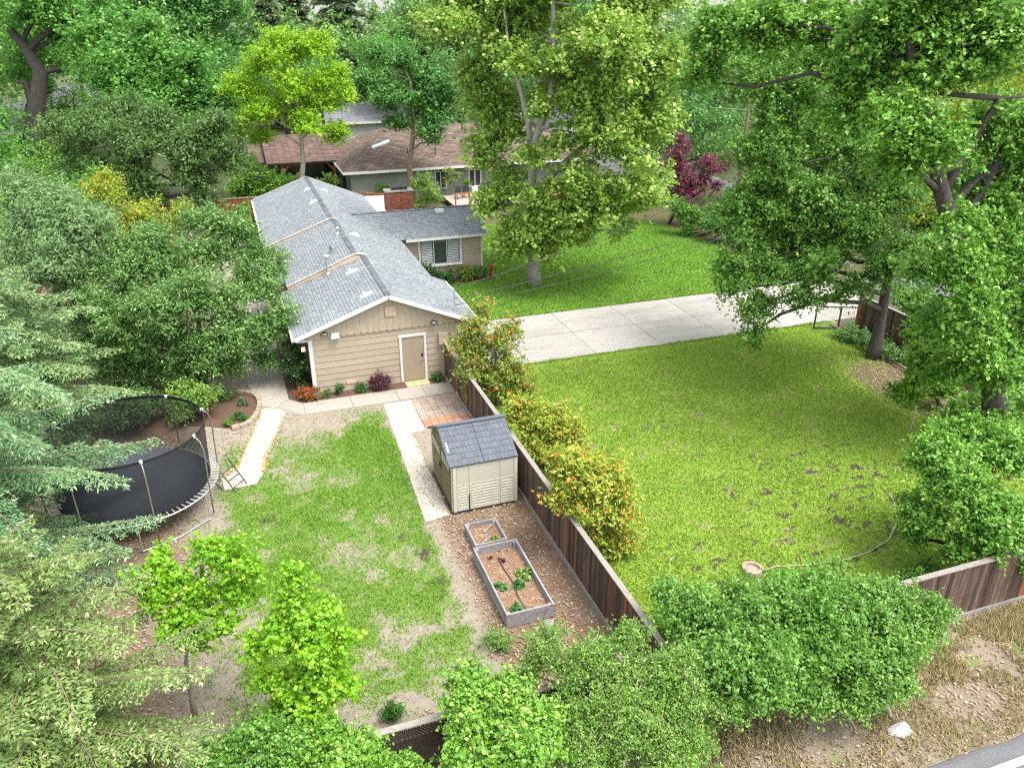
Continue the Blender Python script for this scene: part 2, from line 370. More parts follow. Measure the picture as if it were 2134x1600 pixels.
TREES = {
 'sycamore': ([(15.5, 40.4, 0.0), (15.32, 40.46, 2.56), (15.3, 40.47, 5.19), (15.37, 40.45, 7.7), (16.18, 40.16, 9.97), (16.31, 40.12, 12.57), (16.12, 40.18, 15.36)],
  [(15.97, 42.36, 13.19, 3.11), (12.74, 42.42, 13.32, 2.55), (18.01, 38.46, 12.61, 3.04), (21.39, 39.4, 11.16, 2.61), (14.38, 42.38, 9.58, 2.43), (17.5, 38.11, 9.09, 2.89), (20.89, 38.51, 8.07, 2.01), (16.18, 37.51, 5.96, 1.82), (17.93, 37.43, 4.87, 1.99), (14.45, 41.83, 5.77, 1.58), (14.4, 39.72, 3.09, 1.6), (13.51, 41.1, 4.42, 1.43), (19.05, 37.04, 5.86, 2.09), (16.1, 40.19, 15.97, 3.23), (20.8, 39.6, 14.74, 2.88), (13.43, 43.25, 15.84, 2.66), (15.42, 37.78, 3.74, 1.49), (18.06, 42.68, 11.03, 2.86), (13.24, 42.25, 7.55, 1.81), (20.96, 38.49, 5.19, 1.55), (19.4, 37.98, 3.35, 0.77), (15.57, 38.79, 2.57, 1.29), (13.79, 39.94, 2.43, 1.09), (17.0, 38.29, 3.48, 1.22), (14.88, 38.5, 4.37, 1.5), (14.71, 38.56, 3.1, 1.16), (14.65, 38.05, 5.47, 0.98), (14.39, 38.67, 7.3, 0.92), (15.75, 38.19, 8.0, 1.01), (14.2, 39.27, 11.77, 1.07), (15.77, 38.19, 11.8, 1.06), (14.96, 38.26, 9.85, 0.85), (18.33, 37.29, 10.72, 1.4), (12.82, 42.4, 11.16, 1.49)],
  [([(15.33, 40.46, 6.71), (15.07, 40.55, 8.91), (14.71, 40.68, 10.32), (14.18, 40.86, 12.13), (13.92, 40.95, 14.09)], 0.2), ([(15.39, 40.44, 5.19), (16.66, 39.99, 6.46), (18.74, 39.27, 8.43), (19.63, 38.95, 11.46), (20.16, 38.77, 13.88)], 0.22), ([(16.23, 40.14, 9.85), (16.78, 39.95, 11.0), (17.31, 39.77, 12.35)], 0.09)]),
 'driveway_oak': ([(26.1, 25.6, 0.0), (26.11, 25.6, 1.5), (26.03, 25.62, 3.7), (25.86, 25.68, 5.78), (25.73, 25.73, 8.14), (25.47, 25.82, 10.37)],
  [(20.53, 27.55, 8.71, 1.83), (19.52, 26.85, 6.24, 1.45), (18.54, 26.13, 4.94, 0.96), (18.95, 24.93, 3.47, 0.85), (21.74, 26.07, 7.2, 1.91), (20.95, 24.23, 5.05, 1.21), (20.16, 23.97, 4.05, 0.84), (23.99, 26.34, 8.71, 2.12), (23.26, 24.48, 6.86, 1.68), (18.64, 24.5, 2.55, 0.53), (21.64, 28.22, 10.44, 1.94), (25.93, 24.6, 5.24, 1.37), (24.23, 28.37, 9.94, 1.9), (19.12, 28.04, 6.59, 0.89), (21.12, 26.29, 5.24, 1.28), (18.53, 25.6, 4.1, 0.76), (22.16, 23.8, 4.07, 0.72), (22.94, 28.82, 12.18, 1.95), (21.08, 29.48, 11.63, 1.67), (22.3, 24.81, 6.3, 1.5), (20.9, 26.36, 6.82, 1.54), (24.37, 24.09, 4.74, 1.15), (19.51, 25.26, 4.89, 0.85), (24.7, 24.5, 7.69, 1.31), (20.52, 27.55, 7.37, 1.37)]),
 'leaning_oak': ([(25.0, 18.0, 0.0), (24.27, 18.25, 2.26), (23.21, 18.63, 4.76), (21.99, 19.05, 7.09), (21.11, 19.36, 8.94), (20.35, 19.63, 10.69), (19.57, 19.9, 12.47), (18.91, 20.13, 14.14)],
  [(20.28, 19.65, 12.6, 1.7), (21.7, 19.16, 13.38, 1.75), (23.17, 19.7, 10.84, 1.67), (18.93, 21.19, 12.94, 1.61), (18.47, 19.23, 11.23, 1.19), (23.66, 19.53, 8.26, 1.5), (21.51, 18.16, 6.59, 1.21), (24.11, 18.31, 5.11, 1.61), (22.99, 17.64, 3.44, 1.36), (22.14, 19.0, 4.42, 0.98), (25.17, 17.94, 0.93, 1.37), (22.92, 18.73, 2.63, 0.92), (18.25, 22.48, 13.59, 1.35), (24.11, 21.49, 8.82, 1.01), (24.38, 19.28, 9.5, 1.4), (19.17, 20.04, 14.14, 1.65), (20.94, 19.42, 14.88, 1.63), (17.16, 23.92, 13.57, 1.4), (16.11, 25.35, 13.4, 1.29), (15.95, 25.41, 11.88, 0.91), (24.9, 19.09, 0.4, 1.07), (19.37, 18.38, 10.76, 0.97), (18.95, 19.06, 10.14, 0.86), (20.29, 17.53, 8.37, 0.71), (21.61, 17.6, 5.65, 0.83), (23.83, 18.41, 7.09, 1.25), (21.48, 17.64, 4.34, 0.7), (18.78, 21.24, 11.42, 1.2), (20.34, 18.57, 6.75, 0.68), (23.74, 17.38, 3.44, 1.12)],
  [([(21.71, 19.15, 7.72), (22.8, 19.3, 8.84), (23.5, 19.59, 10.11), (24.04, 19.4, 10.48)], 0.2), ([(21.15, 19.35, 8.94), (21.98, 19.59, 9.89), (22.54, 19.39, 11.68), (23.49, 19.06, 11.75)], 0.17), ([(21.08, 19.37, 8.94), (19.67, 19.34, 9.77), (18.43, 19.24, 10.07)], 0.13), ([(22.54, 19.39, 11.68), (20.44, 19.6, 11.86), (18.46, 19.76, 11.84)], 0.1)]),
 'understory_maple': ([(25.2, 20.8, 0.0), (24.42, 21.07, 0.98), (24.08, 21.19, 2.19)],
  [(23.29, 20.41, 2.24, 0.92), (22.93, 20.54, 1.15, 0.65), (24.94, 20.89, 0.98, 0.75), (24.0, 21.22, 2.98, 0.54)]),
 'roadside_oak': ([(18.3, 12.6, 0.0), (18.0, 12.71, 1.38), (17.69, 12.81, 2.91)],
  [(16.97, 13.06, 2.91, 1.12), (17.82, 12.24, 2.34, 1.19), (16.48, 13.24, 1.85, 0.71), (18.67, 13.0, 3.35, 1.09), (17.08, 11.97, 1.49, 0.69), (16.93, 13.61, 3.57, 0.64), (18.06, 11.62, 1.33, 0.56), (16.27, 13.31, 1.06, 0.39), (18.33, 14.18, 3.38, 0.67)]),
 'verge_bush_a': ([(9.2, 10.75, 0.0), (8.78, 10.9, 1.9)],
  [(8.04, 11.48, 2.16, 0.47), (7.97, 12.03, 2.4, 0.37), (8.56, 10.97, 2.16, 0.62), (8.94, 10.42, 2.66, 0.62), (8.25, 9.81, 2.27, 0.72), (8.26, 11.5, 2.47, 0.42), (8.92, 9.79, 2.2, 0.58), (7.83, 10.17, 2.07, 0.54), (8.18, 9.73, 1.59, 0.53), (7.48, 10.29, 1.94, 0.49), (9.74, 10.88, 2.69, 0.52), (8.73, 9.43, 1.83, 0.38)]),
 'verge_bush_b': ([(11.2, 10.1, 0.0), (10.48, 10.35, 1.85)],
  [(10.26, 10.85, 2.43, 0.63), (11.03, 10.69, 2.35, 0.68), (10.26, 10.11, 2.0, 0.87), (11.19, 10.1, 1.72, 0.73), (9.69, 10.31, 2.0, 0.51), (9.84, 9.73, 1.42, 0.6)]),
 'verge_bush_c': ([(12.2, 9.3, 0.0), (11.45, 9.56, 1.31)],
  [(11.99, 10.22, 2.05, 0.58), (12.11, 9.65, 1.56, 0.64), (11.18, 9.45, 1.51, 0.76), (11.83, 9.22, 1.1, 0.51), (10.84, 9.25, 1.14, 0.5), (12.81, 9.93, 1.91, 0.49), (13.43, 9.93, 2.08, 0.36), (11.32, 10.46, 1.91, 0.53), (10.02, 9.43, 1.11, 0.4), (12.0, 10.64, 2.45, 0.43), (12.75, 10.38, 2.24, 0.45), (12.4, 10.18, 1.82, 0.49), (13.24, 9.89, 1.69, 0.36)]),
 'twiggy_bush': ([(5.4, 10.2, 0.0), (5.68, 10.1, 2.35)],
  [(5.45, 10.82, 2.24, 0.77), (6.31, 10.41, 2.21, 0.81), (5.57, 9.93, 1.93, 1.02), (6.64, 9.77, 1.84, 0.8), (4.87, 10.39, 1.71, 0.8), (5.94, 9.37, 1.36, 0.92), (4.91, 9.74, 1.23, 0.88), (7.06, 9.3, 1.27, 0.56), (4.85, 11.66, 2.17, 0.5), (6.43, 11.11, 2.56, 0.44), (7.55, 9.66, 1.75, 0.48), (6.94, 10.19, 2.34, 0.57), (4.41, 11.61, 1.71, 0.45), (6.66, 9.12, 1.1, 0.65)]),
 'bottom_bush_a': ([(3.2, 10.2, 0.0), (3.0, 10.27, 1.76)],
  [(3.02, 10.47, 2.04, 0.68), (3.37, 9.82, 1.86, 0.75), (2.77, 10.14, 1.62, 0.58), (3.53, 10.83, 2.25, 0.46), (2.99, 11.12, 2.39, 0.37), (3.97, 10.14, 2.04, 0.54), (2.64, 9.87, 1.48, 0.71)]),
 'bottom_bush_b': ([(0.6, 10.8, 0.0), (0.87, 10.7, 1.86)],
  [(0.7, 10.77, 1.73, 0.49), (1.01, 10.66, 1.35, 0.38), (0.34, 11.32, 1.77, 0.33), (1.47, 10.28, 1.28, 0.37), (-0.13, 11.27, 1.62, 0.36)]),
 'bottom_bush_c': ([(-1.4, 11.6, 0.0), (-0.97, 11.45, 1.74)],
  [(-0.79, 11.39, 1.87, 0.43), (-1.32, 11.57, 1.62, 0.4), (-0.49, 10.96, 1.73, 0.39), (-1.67, 11.38, 1.6, 0.44)]),
 'maple_a': ([(-2.4, 14.4, 0.0), (-2.32, 14.37, 1.59), (-2.11, 14.3, 2.65), (-1.89, 14.22, 3.53)],
  [(-2.39, 14.71, 3.89, 0.41), (-1.72, 14.16, 3.4, 0.6), (-1.07, 14.15, 4.09, 0.43), (-2.52, 14.23, 3.51, 0.37), (-0.99, 14.12, 3.36, 0.39), (-1.97, 14.04, 2.7, 0.47), (-2.76, 14.53, 3.77, 0.25), (-1.49, 13.66, 2.88, 0.39), (-1.4, 14.47, 4.3, 0.29), (-2.33, 13.95, 3.01, 0.35), (-0.72, 13.81, 4.01, 0.23), (-0.64, 14.1, 4.49, 0.21)]),
 'maple_b': ([(0.0, 12.7, 0.0), (0.1, 12.67, 1.62), (0.13, 12.65, 2.64), (0.14, 12.65, 3.74)],
  [(0.05, 12.9, 3.74, 0.42), (0.64, 12.69, 3.5, 0.32), (-0.27, 12.8, 3.02, 0.58), (0.37, 12.47, 2.86, 0.58), (0.04, 12.37, 2.06, 0.59), (-0.79, 12.98, 2.77, 0.32), (0.11, 12.24, 1.52, 0.43), (0.98, 12.46, 2.98, 0.23), (0.59, 12.28, 2.08, 0.38), (-0.57, 12.58, 2.19, 0.32), (0.9, 12.38, 1.62, 0.21), (-0.39, 12.41, 1.52, 0.29), (0.06, 13.0, 4.19, 0.26)]),
 'photinia_a': ([(8.75, 26.7, 0.0), (8.64, 26.74, 1.73)],
  [(7.94, 27.2, 3.05, 0.77), (8.82, 26.68, 2.54, 0.95), (7.88, 26.79, 1.82, 0.88), (9.07, 26.59, 1.33, 0.93), (8.19, 26.58, 0.85, 0.67), (9.48, 26.34, 0.55, 0.68), (7.52, 27.13, 2.54, 0.51), (8.38, 27.04, 3.82, 0.4), (9.35, 26.81, 3.01, 0.51)]),
 'photinia_b': ([(8.75, 21.6, 0.0), (8.64, 21.64, 1.43)],
  [(8.1, 22.04, 2.22, 0.57), (9.01, 21.72, 1.68, 0.74), (8.31, 21.65, 1.3, 0.72), (9.66, 21.6, 1.44, 0.65), (7.74, 21.95, 2.5, 0.31), (8.81, 21.58, 0.69, 0.73), (9.65, 21.5, 0.57, 0.65)]),
 'photinia_c': ([(8.65, 16.6, 0.0), (8.3, 16.72, 1.6)],
  [(7.84, 17.1, 2.73, 0.68), (8.59, 16.83, 2.57, 0.69), (8.04, 16.81, 1.76, 0.82), (8.92, 16.61, 1.38, 0.65), (7.52, 16.99, 2.39, 0.47), (8.65, 16.71, 0.39, 0.62), (7.26, 17.09, 3.15, 0.39), (9.21, 16.62, 0.48, 0.38), (9.03, 16.78, 2.2, 0.48)]),
 'evergreen': ([(-2.3, 32.6, 0.0), (-2.02, 32.5, 1.74), (-1.94, 32.47, 3.39)],
  [(-3.15, 33.43, 4.82, 1.81), (-0.92, 33.18, 5.27, 1.44), (0.58, 32.12, 3.83, 1.25), (-1.53, 31.27, 3.75, 1.94), (-4.08, 32.69, 3.37, 1.6), (-0.06, 31.81, 1.95, 1.36), (-2.32, 31.02, 2.06, 1.59), (-4.57, 34.46, 4.67, 1.35), (1.2, 32.97, 4.52, 0.88), (-3.74, 32.05, 1.12, 1.05), (-1.21, 31.16, 1.12, 0.92), (-0.94, 33.71, 6.31, 0.86), (-5.34, 33.67, 1.74, 1.17), (1.28, 31.34, 3.19, 0.61), (-1.88, 34.57, 6.18, 0.68), (0.27, 31.7, 0.88, 0.59), (-0.09, 33.42, 5.92, 0.87), (0.38, 32.72, 4.87, 0.87), (-2.87, 31.21, 3.93, 1.45), (-1.33, 30.67, 2.76, 1.29), (-5.28, 33.64, 3.39, 1.34), (-5.8, 34.89, 4.47, 1.16), (-5.24, 33.1, 1.11, 1.17), (-6.46, 34.59, 1.96, 1.09), (-3.59, 34.64, 5.72, 1.16), (-3.02, 31.79, 0.05, 0.87), (-4.67, 32.37, 0.05, 0.87), (-4.07, 31.95, 2.24, 1.13), (-3.27, 31.88, 2.76, 1.12), (0.67, 31.56, 2.58, 0.87)]),
 'hedge_yellow': ([(-4.6, 41.5, 0.0), (-4.81, 41.57, 4.77)],
  [(-5.31, 41.75, 6.02, 0.9), (-4.03, 41.3, 5.46, 0.96), (-2.97, 40.93, 4.77, 0.92), (-6.17, 42.58, 6.26, 0.78), (-4.79, 41.04, 4.66, 1.02), (-3.63, 40.63, 3.97, 0.91), (-2.2, 40.66, 5.46, 0.5), (-5.41, 42.31, 6.82, 0.5)]),
 'laurel_back': ([(-7.5, 72, 0.0), (-4.6, 70.98, 6.19)],
  [(-5.23, 71.2, 10.39, 2.86), (-2.4, 70.22, 10.73, 2.74), (-1.03, 69.73, 8.49, 2.52), (-7.58, 72.03, 9.02, 2.29), (-8.23, 74.37, 12.01, 2.24), (-4.23, 72.97, 12.69, 2.04), (0.11, 69.33, 6.73, 1.69), (-3.87, 68.61, 7.82, 2.72), (-6.36, 69.48, 7.3, 2.18), (-2.42, 69.16, 6.31, 2.23), (0.75, 69.11, 8.67, 1.11)]),
 'oak_back_dark': ([(-6.4, 60, 0.0), (-5.48, 59.68, 5.08)],
  [(-8.04, 60.57, 7.23, 2.14), (-5.5, 58.62, 6.16, 2.43), (-2.87, 57.7, 6.01, 2.25), (-0.55, 57.95, 5.7, 1.75), (-9.64, 61.13, 5.39, 1.76), (-5.21, 57.46, 4.2, 1.81), (-2.34, 57.52, 3.85, 1.53), (-6.52, 61.1, 7.86, 1.75), (-8.03, 59.51, 4.63, 1.74), (0.48, 57.59, 4.45, 1.16), (-3.85, 59.11, 7.38, 1.89), (-10.42, 61.41, 7.23, 1.1), (-0.27, 57.85, 7.53, 1.26), (-5.44, 57.55, 2.95, 1.32), (-7.61, 58.3, 3.27, 1.32), (-1.89, 57.36, 2.9, 0.96), (-9.4, 58.93, 3.89, 1.31)]),
 'tall_left_a': ([(-17, 82, 0.0), (-13.68, 80.84, 9.27), (-14.65, 81.18, 11.5), (-15.87, 81.6, 13.31)],
  [(-14.77, 84.4, 11.01, 2.28), (-10.84, 81.96, 12.18, 2.44), (-14.76, 81.21, 13.31, 2.36), (-11.62, 80.12, 14.02, 2.74), (-8.3, 78.95, 14.02, 2.35), (-16.14, 84.88, 8.68, 1.48), (-10.5, 80.78, 9.59, 1.63), (-14.33, 84.25, 7.88, 1.06)]),
 'tall_left_b': ([(-3, 95, 0.0), (-1.85, 94.6, 9.5), (-1.41, 94.44, 12.21)],
  [(-4.32, 95.46, 13.98, 2.9), (-0.35, 94.07, 13.1, 3.16), (1.62, 93.38, 10.87, 2.21), (-1.75, 94.56, 15.72, 3.35), (2.52, 93.07, 13.98, 2.18), (-6.89, 96.36, 14.85, 2.65), (1.09, 93.57, 16.57, 2.86)]),
 'lime_tree': ([(4.6, 62.5, 0.0), (5.36, 62.23, 3.73), (5.41, 62.22, 5.45), (5.39, 62.22, 7.13), (5.58, 62.16, 9.41)],
  [(5.16, 62.3, 11.46, 1.68), (7.07, 61.63, 11.46, 1.51), (3.34, 62.94, 10.84, 1.52), (7.85, 61.36, 9.57, 1.43), (1.94, 63.43, 8.77, 1.55), (4.85, 61.35, 9.49, 1.95), (7.21, 61.59, 7.95, 1.73), (3.18, 61.94, 7.57, 1.54), (5.69, 61.06, 6.92, 1.54), (1.33, 64.17, 6.56, 1.34), (7.86, 61.36, 6.12, 1.05), (4.62, 62.49, 12.23, 0.94), (8.72, 61.06, 8.44, 0.86), (2.65, 63.18, 5.45, 0.99)]),
 'dark_tree': ([(13.4, 62, 0.0), (13.3, 62.04, 2.94), (13.65, 61.91, 5.1), (13.82, 61.85, 7.19), (13.69, 61.9, 9.22)],
  [(13.77, 61.87, 7.53, 1.98), (11.94, 62.51, 8.04, 1.72), (15.35, 61.32, 8.71, 1.71), (15.78, 61.17, 6.67, 1.38), (12.41, 61.82, 6.39, 1.26), (14.42, 61.11, 5.69, 0.87), (11.03, 63.89, 9.48, 1.51), (16.51, 60.91, 8.04, 1.15), (14.43, 62.7, 9.48, 1.8), (13.49, 63.03, 10.81, 1.29), (12.01, 64.61, 11.09, 1.37), (15.08, 60.88, 4.99, 0.58)]),
 'plum': ([(29.6, 50.2, 0.0), (30.54, 49.87, 2.3), (30.11, 50.02, 4.31)],
  [(29.53, 49.69, 5.2, 0.93), (29.39, 49.74, 4.23, 1.07), (29.95, 49.23, 3.3, 1.14), (30.28, 49.11, 2.06, 1.22), (31.72, 49.14, 4.09, 0.94), (31.08, 49.15, 3.01, 1.01), (29.65, 49.87, 6.13, 0.59), (32.99, 49.33, 4.25, 0.81), (30.14, 49.48, 1.04, 0.96)]),
 'plum_b': ([(33, 52.5, 0.0), (34.86, 51.85, 2.33)],
  [(34.52, 51.97, 3.91, 0.57), (35.34, 51.68, 4.08, 0.64), (34.38, 52.02, 1.97, 0.51)]),
 'lawn_shrub': ([(29.6, 46.8, 0.0), (29.37, 46.88, 1.01)],
  [(28.86, 47.06, 1.51, 0.85), (29.8, 46.73, 1.34, 0.92), (29.24, 46.61, 0.76, 0.85), (28.51, 47.5, 2.09, 0.52), (30.64, 46.44, 0.68, 0.66)]),
 'corner_shrub': ([(0.9, 63, 0.0), (2.31, 62.51, 1.76)],
  [(1.44, 62.81, 2.82, 1.21), (2.75, 62.35, 2.64, 1.14), (0.62, 63.1, 1.76, 1.07), (2.14, 62.57, 1.76, 1.0), (3.55, 62.07, 2.29, 0.78), (1.57, 62.76, 3.86, 0.63)]),
 'willow_shrub': ([(14.2, 60.6, 0.0), (14.08, 60.64, 0.95)],
  [(13.58, 60.82, 1.5, 0.81), (14.63, 60.45, 1.5, 0.81), (14.14, 60.62, 2.23, 0.66), (15.12, 60.28, 0.76, 0.52), (14.07, 60.65, 0.76, 0.74), (13.36, 60.89, 0.58, 0.56)]),
 'small_porch_tree': ([(16.3, 63, 0.0), (16.81, 62.82, 1.47)],
  [(16.83, 62.81, 2.22, 0.54), (16.52, 62.92, 1.66, 0.46), (17.18, 62.69, 1.85, 0.42)]),
 'patio_shrub': ([(19, 62.6, 0.0), (18.11, 62.91, 1.17)],
  [(18.12, 62.91, 1.36, 0.35)]),
 'hedge_ball': ([(11.4, 63.3, 0.0), (11.32, 63.33, 1.17)],
  [(11.08, 63.41, 1.24, 0.46), (11.61, 63.23, 1.2, 0.42)]),
 'porch_shrub_a': ([(7.6, 65, 0.0), (7.57, 65.01, 1.47)],
  [(7.43, 65.06, 1.96, 0.53), (7.94, 64.88, 1.66, 0.46), (6.94, 65.23, 1.66, 0.46)]),
 'porch_shrub_b': ([(4.9, 66, 0.0), (4.32, 66.2, 1.27)],
  [(4.74, 66.06, 1.84, 0.53), (3.98, 66.32, 1.46, 0.53), (5.3, 65.86, 2.1, 0.38)]),
 'feathery': ([(-8.4, 35.6, 0.0), (-7.37, 35.24, 3.1), (-7.18, 35.17, 4.73)],
  [(-7.81, 36.45, 6.62, 1.39), (-6.38, 35.42, 6.16, 1.38), (-8.08, 35.49, 4.73, 1.54), (-6.18, 34.82, 4.33, 1.28), (-8.81, 35.21, 2.87, 1.28), (-7.19, 34.64, 2.77, 1.17), (-5.07, 35.49, 6.23, 1.07), (-8.22, 37.13, 7.57, 0.93), (-4.9, 34.9, 4.57, 0.88), (-7.06, 34.6, 5.66, 1.31), (-5.89, 34.72, 3.1, 0.98), (-6.64, 36.57, 7.28, 0.87), (-9.27, 34.84, 1.39, 1.07), (-7.61, 34.26, 1.39, 0.98)]),
 'fence_shrub': ([(0.4, 52.5, 0.0), (0.76, 52.38, 1.45)],
  [(0.61, 52.42, 2.51, 0.66), (1.23, 52.21, 1.75, 0.61), (0.3, 52.0, 1.42, 0.72), (0.95, 51.78, 0.96, 0.66), (-0.02, 52.65, 2.06, 0.54)]),
 'street_bush_a': ([(30.6, 44.5, 0.0), (31.09, 44.33, 1.14)],
  [(30.76, 44.44, 1.46, 1.27), (31.99, 44.01, 1.14, 1.33), (30.23, 44.63, 0.82, 0.95), (32.4, 43.34, 0.31, 1.08), (31.2, 43.76, 0.31, 0.95), (33.51, 44.01, 1.02, 1.15)]),
 'street_bush_b': ([(33.2, 38.6, 0.0), (32.32, 38.91, 0.84)],
  [(31.7, 39.66, 1.6, 1.17), (33.12, 39.16, 1.31, 1.18), (34.2, 38.25, 1.14, 1.17), (32.08, 38.99, 0.54, 0.76), (33.82, 38.38, 0.09, 0.77)]),
 'street_bush_c': ([(30.5, 28.8, 0.0), (30.99, 28.63, 0.78)],
  [(30.44, 28.82, 1.28, 0.8), (31.66, 28.39, 0.78, 0.95), (32.84, 27.98, 0.53, 1.07), (30.89, 28.35, 0.14, 0.71), (32.34, 27.84, -0.37, 0.86)]),
 'street_bush_d': ([(31, 24.0, 0.0), (30.85, 24.05, 1.0)],
  [(29.99, 24.35, 1.23, 0.96), (31.25, 23.91, 1.0, 1.07), (30.79, 23.76, 0.2, 0.85), (32.23, 23.57, 0.31, 0.97)]),
 'street_bush_e': ([(31.5, 50, 0.0), (33.88, 49.17, 1.17)],
  [(34.5, 48.95, 1.52, 1.04), (35.76, 48.51, 1.86, 1.17), (33.23, 49.39, 1.17, 0.76), (37.11, 48.03, 1.52, 1.18), (35.89, 48.46, 0.82, 0.91)]),
}

# ================================================================ the setting
def structure(o, label=None): return tag(o, label, None, None, 'structure')

structure(MB().add([(-300,-120,-.06),(400,-120,-.06),(400,420,-.06),(-300,420,-.06)], [(0,1,2,3)]).build('ground', M['base_ground']), 'bare earth stretching away under the trees')

def inside(poly, x, y):
    r = np.zeros(x.shape, bool); n = len(poly)
    for i in range(n):
        x1, y1 = poly[i]; x2, y2 = poly[(i+1) % n]
        c = ((y1 > y) != (y2 > y))
        with np.errstate(divide='ignore', invalid='ignore'):
            r ^= c & (x < (x2-x1)*(y-y1)/(y2-y1+1e-12) + x1)
    return r

def sheet(name, x0, x1, y0, y1, step, z, mask, mat, label):
    nx, ny = int(round((x1-x0)/step))+1, int(round((y1-y0)/step))+1
    X, Y = np.meshgrid(np.linspace(x0, x1, nx), np.linspace(y0, y1, ny))
    g, l, d = mask(X, Y)
    Z = z - .03*fbm(X*.8, Y*.8, 3) * (np.minimum.reduce([X-x0, x1-X, Y-y0, y1-Y]) > .5)
    vs = np.stack([X, Y, Z], -1).reshape(-1, 3)
    idx = np.arange(nx*ny).reshape(ny, nx)
    q = np.stack([idx[:-1,:-1], idx[:-1,1:], idx[1:,1:], idx[1:,:-1]], -1).reshape(-1, 4)
    me = bpy.data.meshes.new(name); n = len(q)
    me.vertices.add(len(vs)); me.vertices.foreach_set('co', vs.astype(np.float32).ravel())
    me.loops.add(n*4); me.loops.foreach_set('vertex_index', q.astype(np.int32).ravel())
    me.polygons.add(n); me.polygons.foreach_set('loop_start', np.arange(0, n*4, 4, dtype=np.int32))
    me.update(calc_edges=True); me.polygons.foreach_set('use_smooth', np.ones(n, bool))
    for k, a in (('g', g), ('l', l), ('d', d)):
        at = me.attributes.new(k, 'FLOAT', 'POINT'); at.data.foreach_set('value', a.astype(np.float32).ravel())
    me.materials.append(mat)
    return structure(link(name, me), label)

def blob(X, Y, cx, cy, rx, ry): return np.exp(-(((X-cx)/rx)**2 + ((Y-cy)/ry)**2))

def back_mask(X, Y):
    n = fbm(X*.9+3, Y*.9, 11); n2 = fbm(X*2.4, Y*2.4, 5)
    # turf fills the middle of the yard, thins to bare soil by the path and under the trees
    core = sstep(-2.6, -.6, X) * (1 - sstep(3.9, 4.5, X)) * sstep(12.6, 14.5, Y) * (1 - sstep(25.2, 27.6, Y))
    strip = blob(X, Y, 3.6, 25.6, 1.0, 2.6)
    g = core*(.48 + .95*n) + .75*strip*(.4+n2) - .55*blob(X, Y, 1.2, 24.8, 1.8, 1.4)*n2 - .45*blob(X, Y, 1.9, 19.0, .9, 1.3) - .4*blob(X, Y, 3.0, 15.2, 1.5, 1.0) - .4*blob(X,Y,-.7,17.2,.7,.9)
    g = g + (1-core)*.25*sstep(.55, .75, n2)*(X < 4.5)*(Y < 28) 
    g = g*.95 - .3*(1-sstep(.36, .5, n2))
    l = sstep(4.1, 4.9, X)*(Y < 21)*(.45+.5*n2) + (1-sstep(-3.4, -1.6, X))*(.35+.5*n) + (1-sstep(12.2, 13.4, Y))*(.4+.4*n) + .35*n2*blob(X, Y, -1.4, 27.2, 1.2, 1.8)
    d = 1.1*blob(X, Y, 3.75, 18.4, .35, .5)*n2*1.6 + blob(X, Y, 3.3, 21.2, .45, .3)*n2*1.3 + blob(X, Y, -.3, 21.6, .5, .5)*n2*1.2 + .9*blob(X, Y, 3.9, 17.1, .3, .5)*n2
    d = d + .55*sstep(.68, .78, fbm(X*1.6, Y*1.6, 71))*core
    return np.clip(g, 0, 1), np.clip(l, 0, 1), np.clip(d, 0, 1)
def lawn_mask(X, Y):
    n = fbm(X*.7, Y*.7, 21); n2 = fbm(X*2.2, Y*2.2, 23)
    g = .95 - .5*sstep(.62, .75, n2)
    n4 = fbm(X*2.6, Y*4.6, 27); n5 = fbm(X*5.5, Y*7.0, 28)
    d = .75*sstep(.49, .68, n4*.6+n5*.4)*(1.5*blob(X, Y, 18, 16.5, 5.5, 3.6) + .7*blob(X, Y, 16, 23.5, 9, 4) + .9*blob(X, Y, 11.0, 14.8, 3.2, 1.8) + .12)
    edge = 1 - sstep(12.2, 13.8, Y + .8*n)
    under = sstep(23.5, 26, X + 2*n)*(1 - sstep(24, 27, Y))
    l = np.maximum(edge, under)*(.5+.5*n2)
    g = g*(1-.85*edge)*(1-.8*under) - .35*blob(X, Y, 13, 21.5, 1.0, .4)
    return np.clip(g, 0, 1), np.clip(l, 0, 1), np.clip(d, 0, 1)
LAWN_EDGE = [(8.5,35.8),(29.0,35.8),(28.4,38.9),(29.8,44.0),(29.6,46.8),(29.3,50.2),(27.0,52.6),(22.0,54.0),(14.0,54.5),(8.5,54)]
def far_mask(X, Y):
    n = fbm(X*.5, Y*.5, 31); n2 = fbm(X*1.8, Y*1.8, 33)
    ins = inside(LAWN_EDGE, X + .5*(n2-.5), Y + .5*(n-.5)).astype(float)
    g = ins*(.95 - .45*sstep(.55, .72, n2)*blob(X, Y, 16, 37.0, 9, 2.0))
    l = (1-ins)*(.4+.4*n2); d = .5*sstep(.66,.76,n2)*ins*blob(X,Y,14,38,6,2)
    return np.clip(g, 0, 1), np.clip(l, 0, 1), np.clip(d, 0, 1)
def verge_mask(X, Y):
    n = fbm(X*.9, Y*.9, 41); n2 = fbm(X*2.6, Y*2.6, 43)
    g = .55*sstep(.5, .7, n2) + .25*sstep(9.6, 10.8, Y)*n2
    l = .25+.6*n; d = .45*sstep(.62, .75, fbm(X*1.8, Y*1.8, 47))
    return np.clip(g, 0, 1), np.clip(l, 0, 1), np.clip(d, 0, 1)

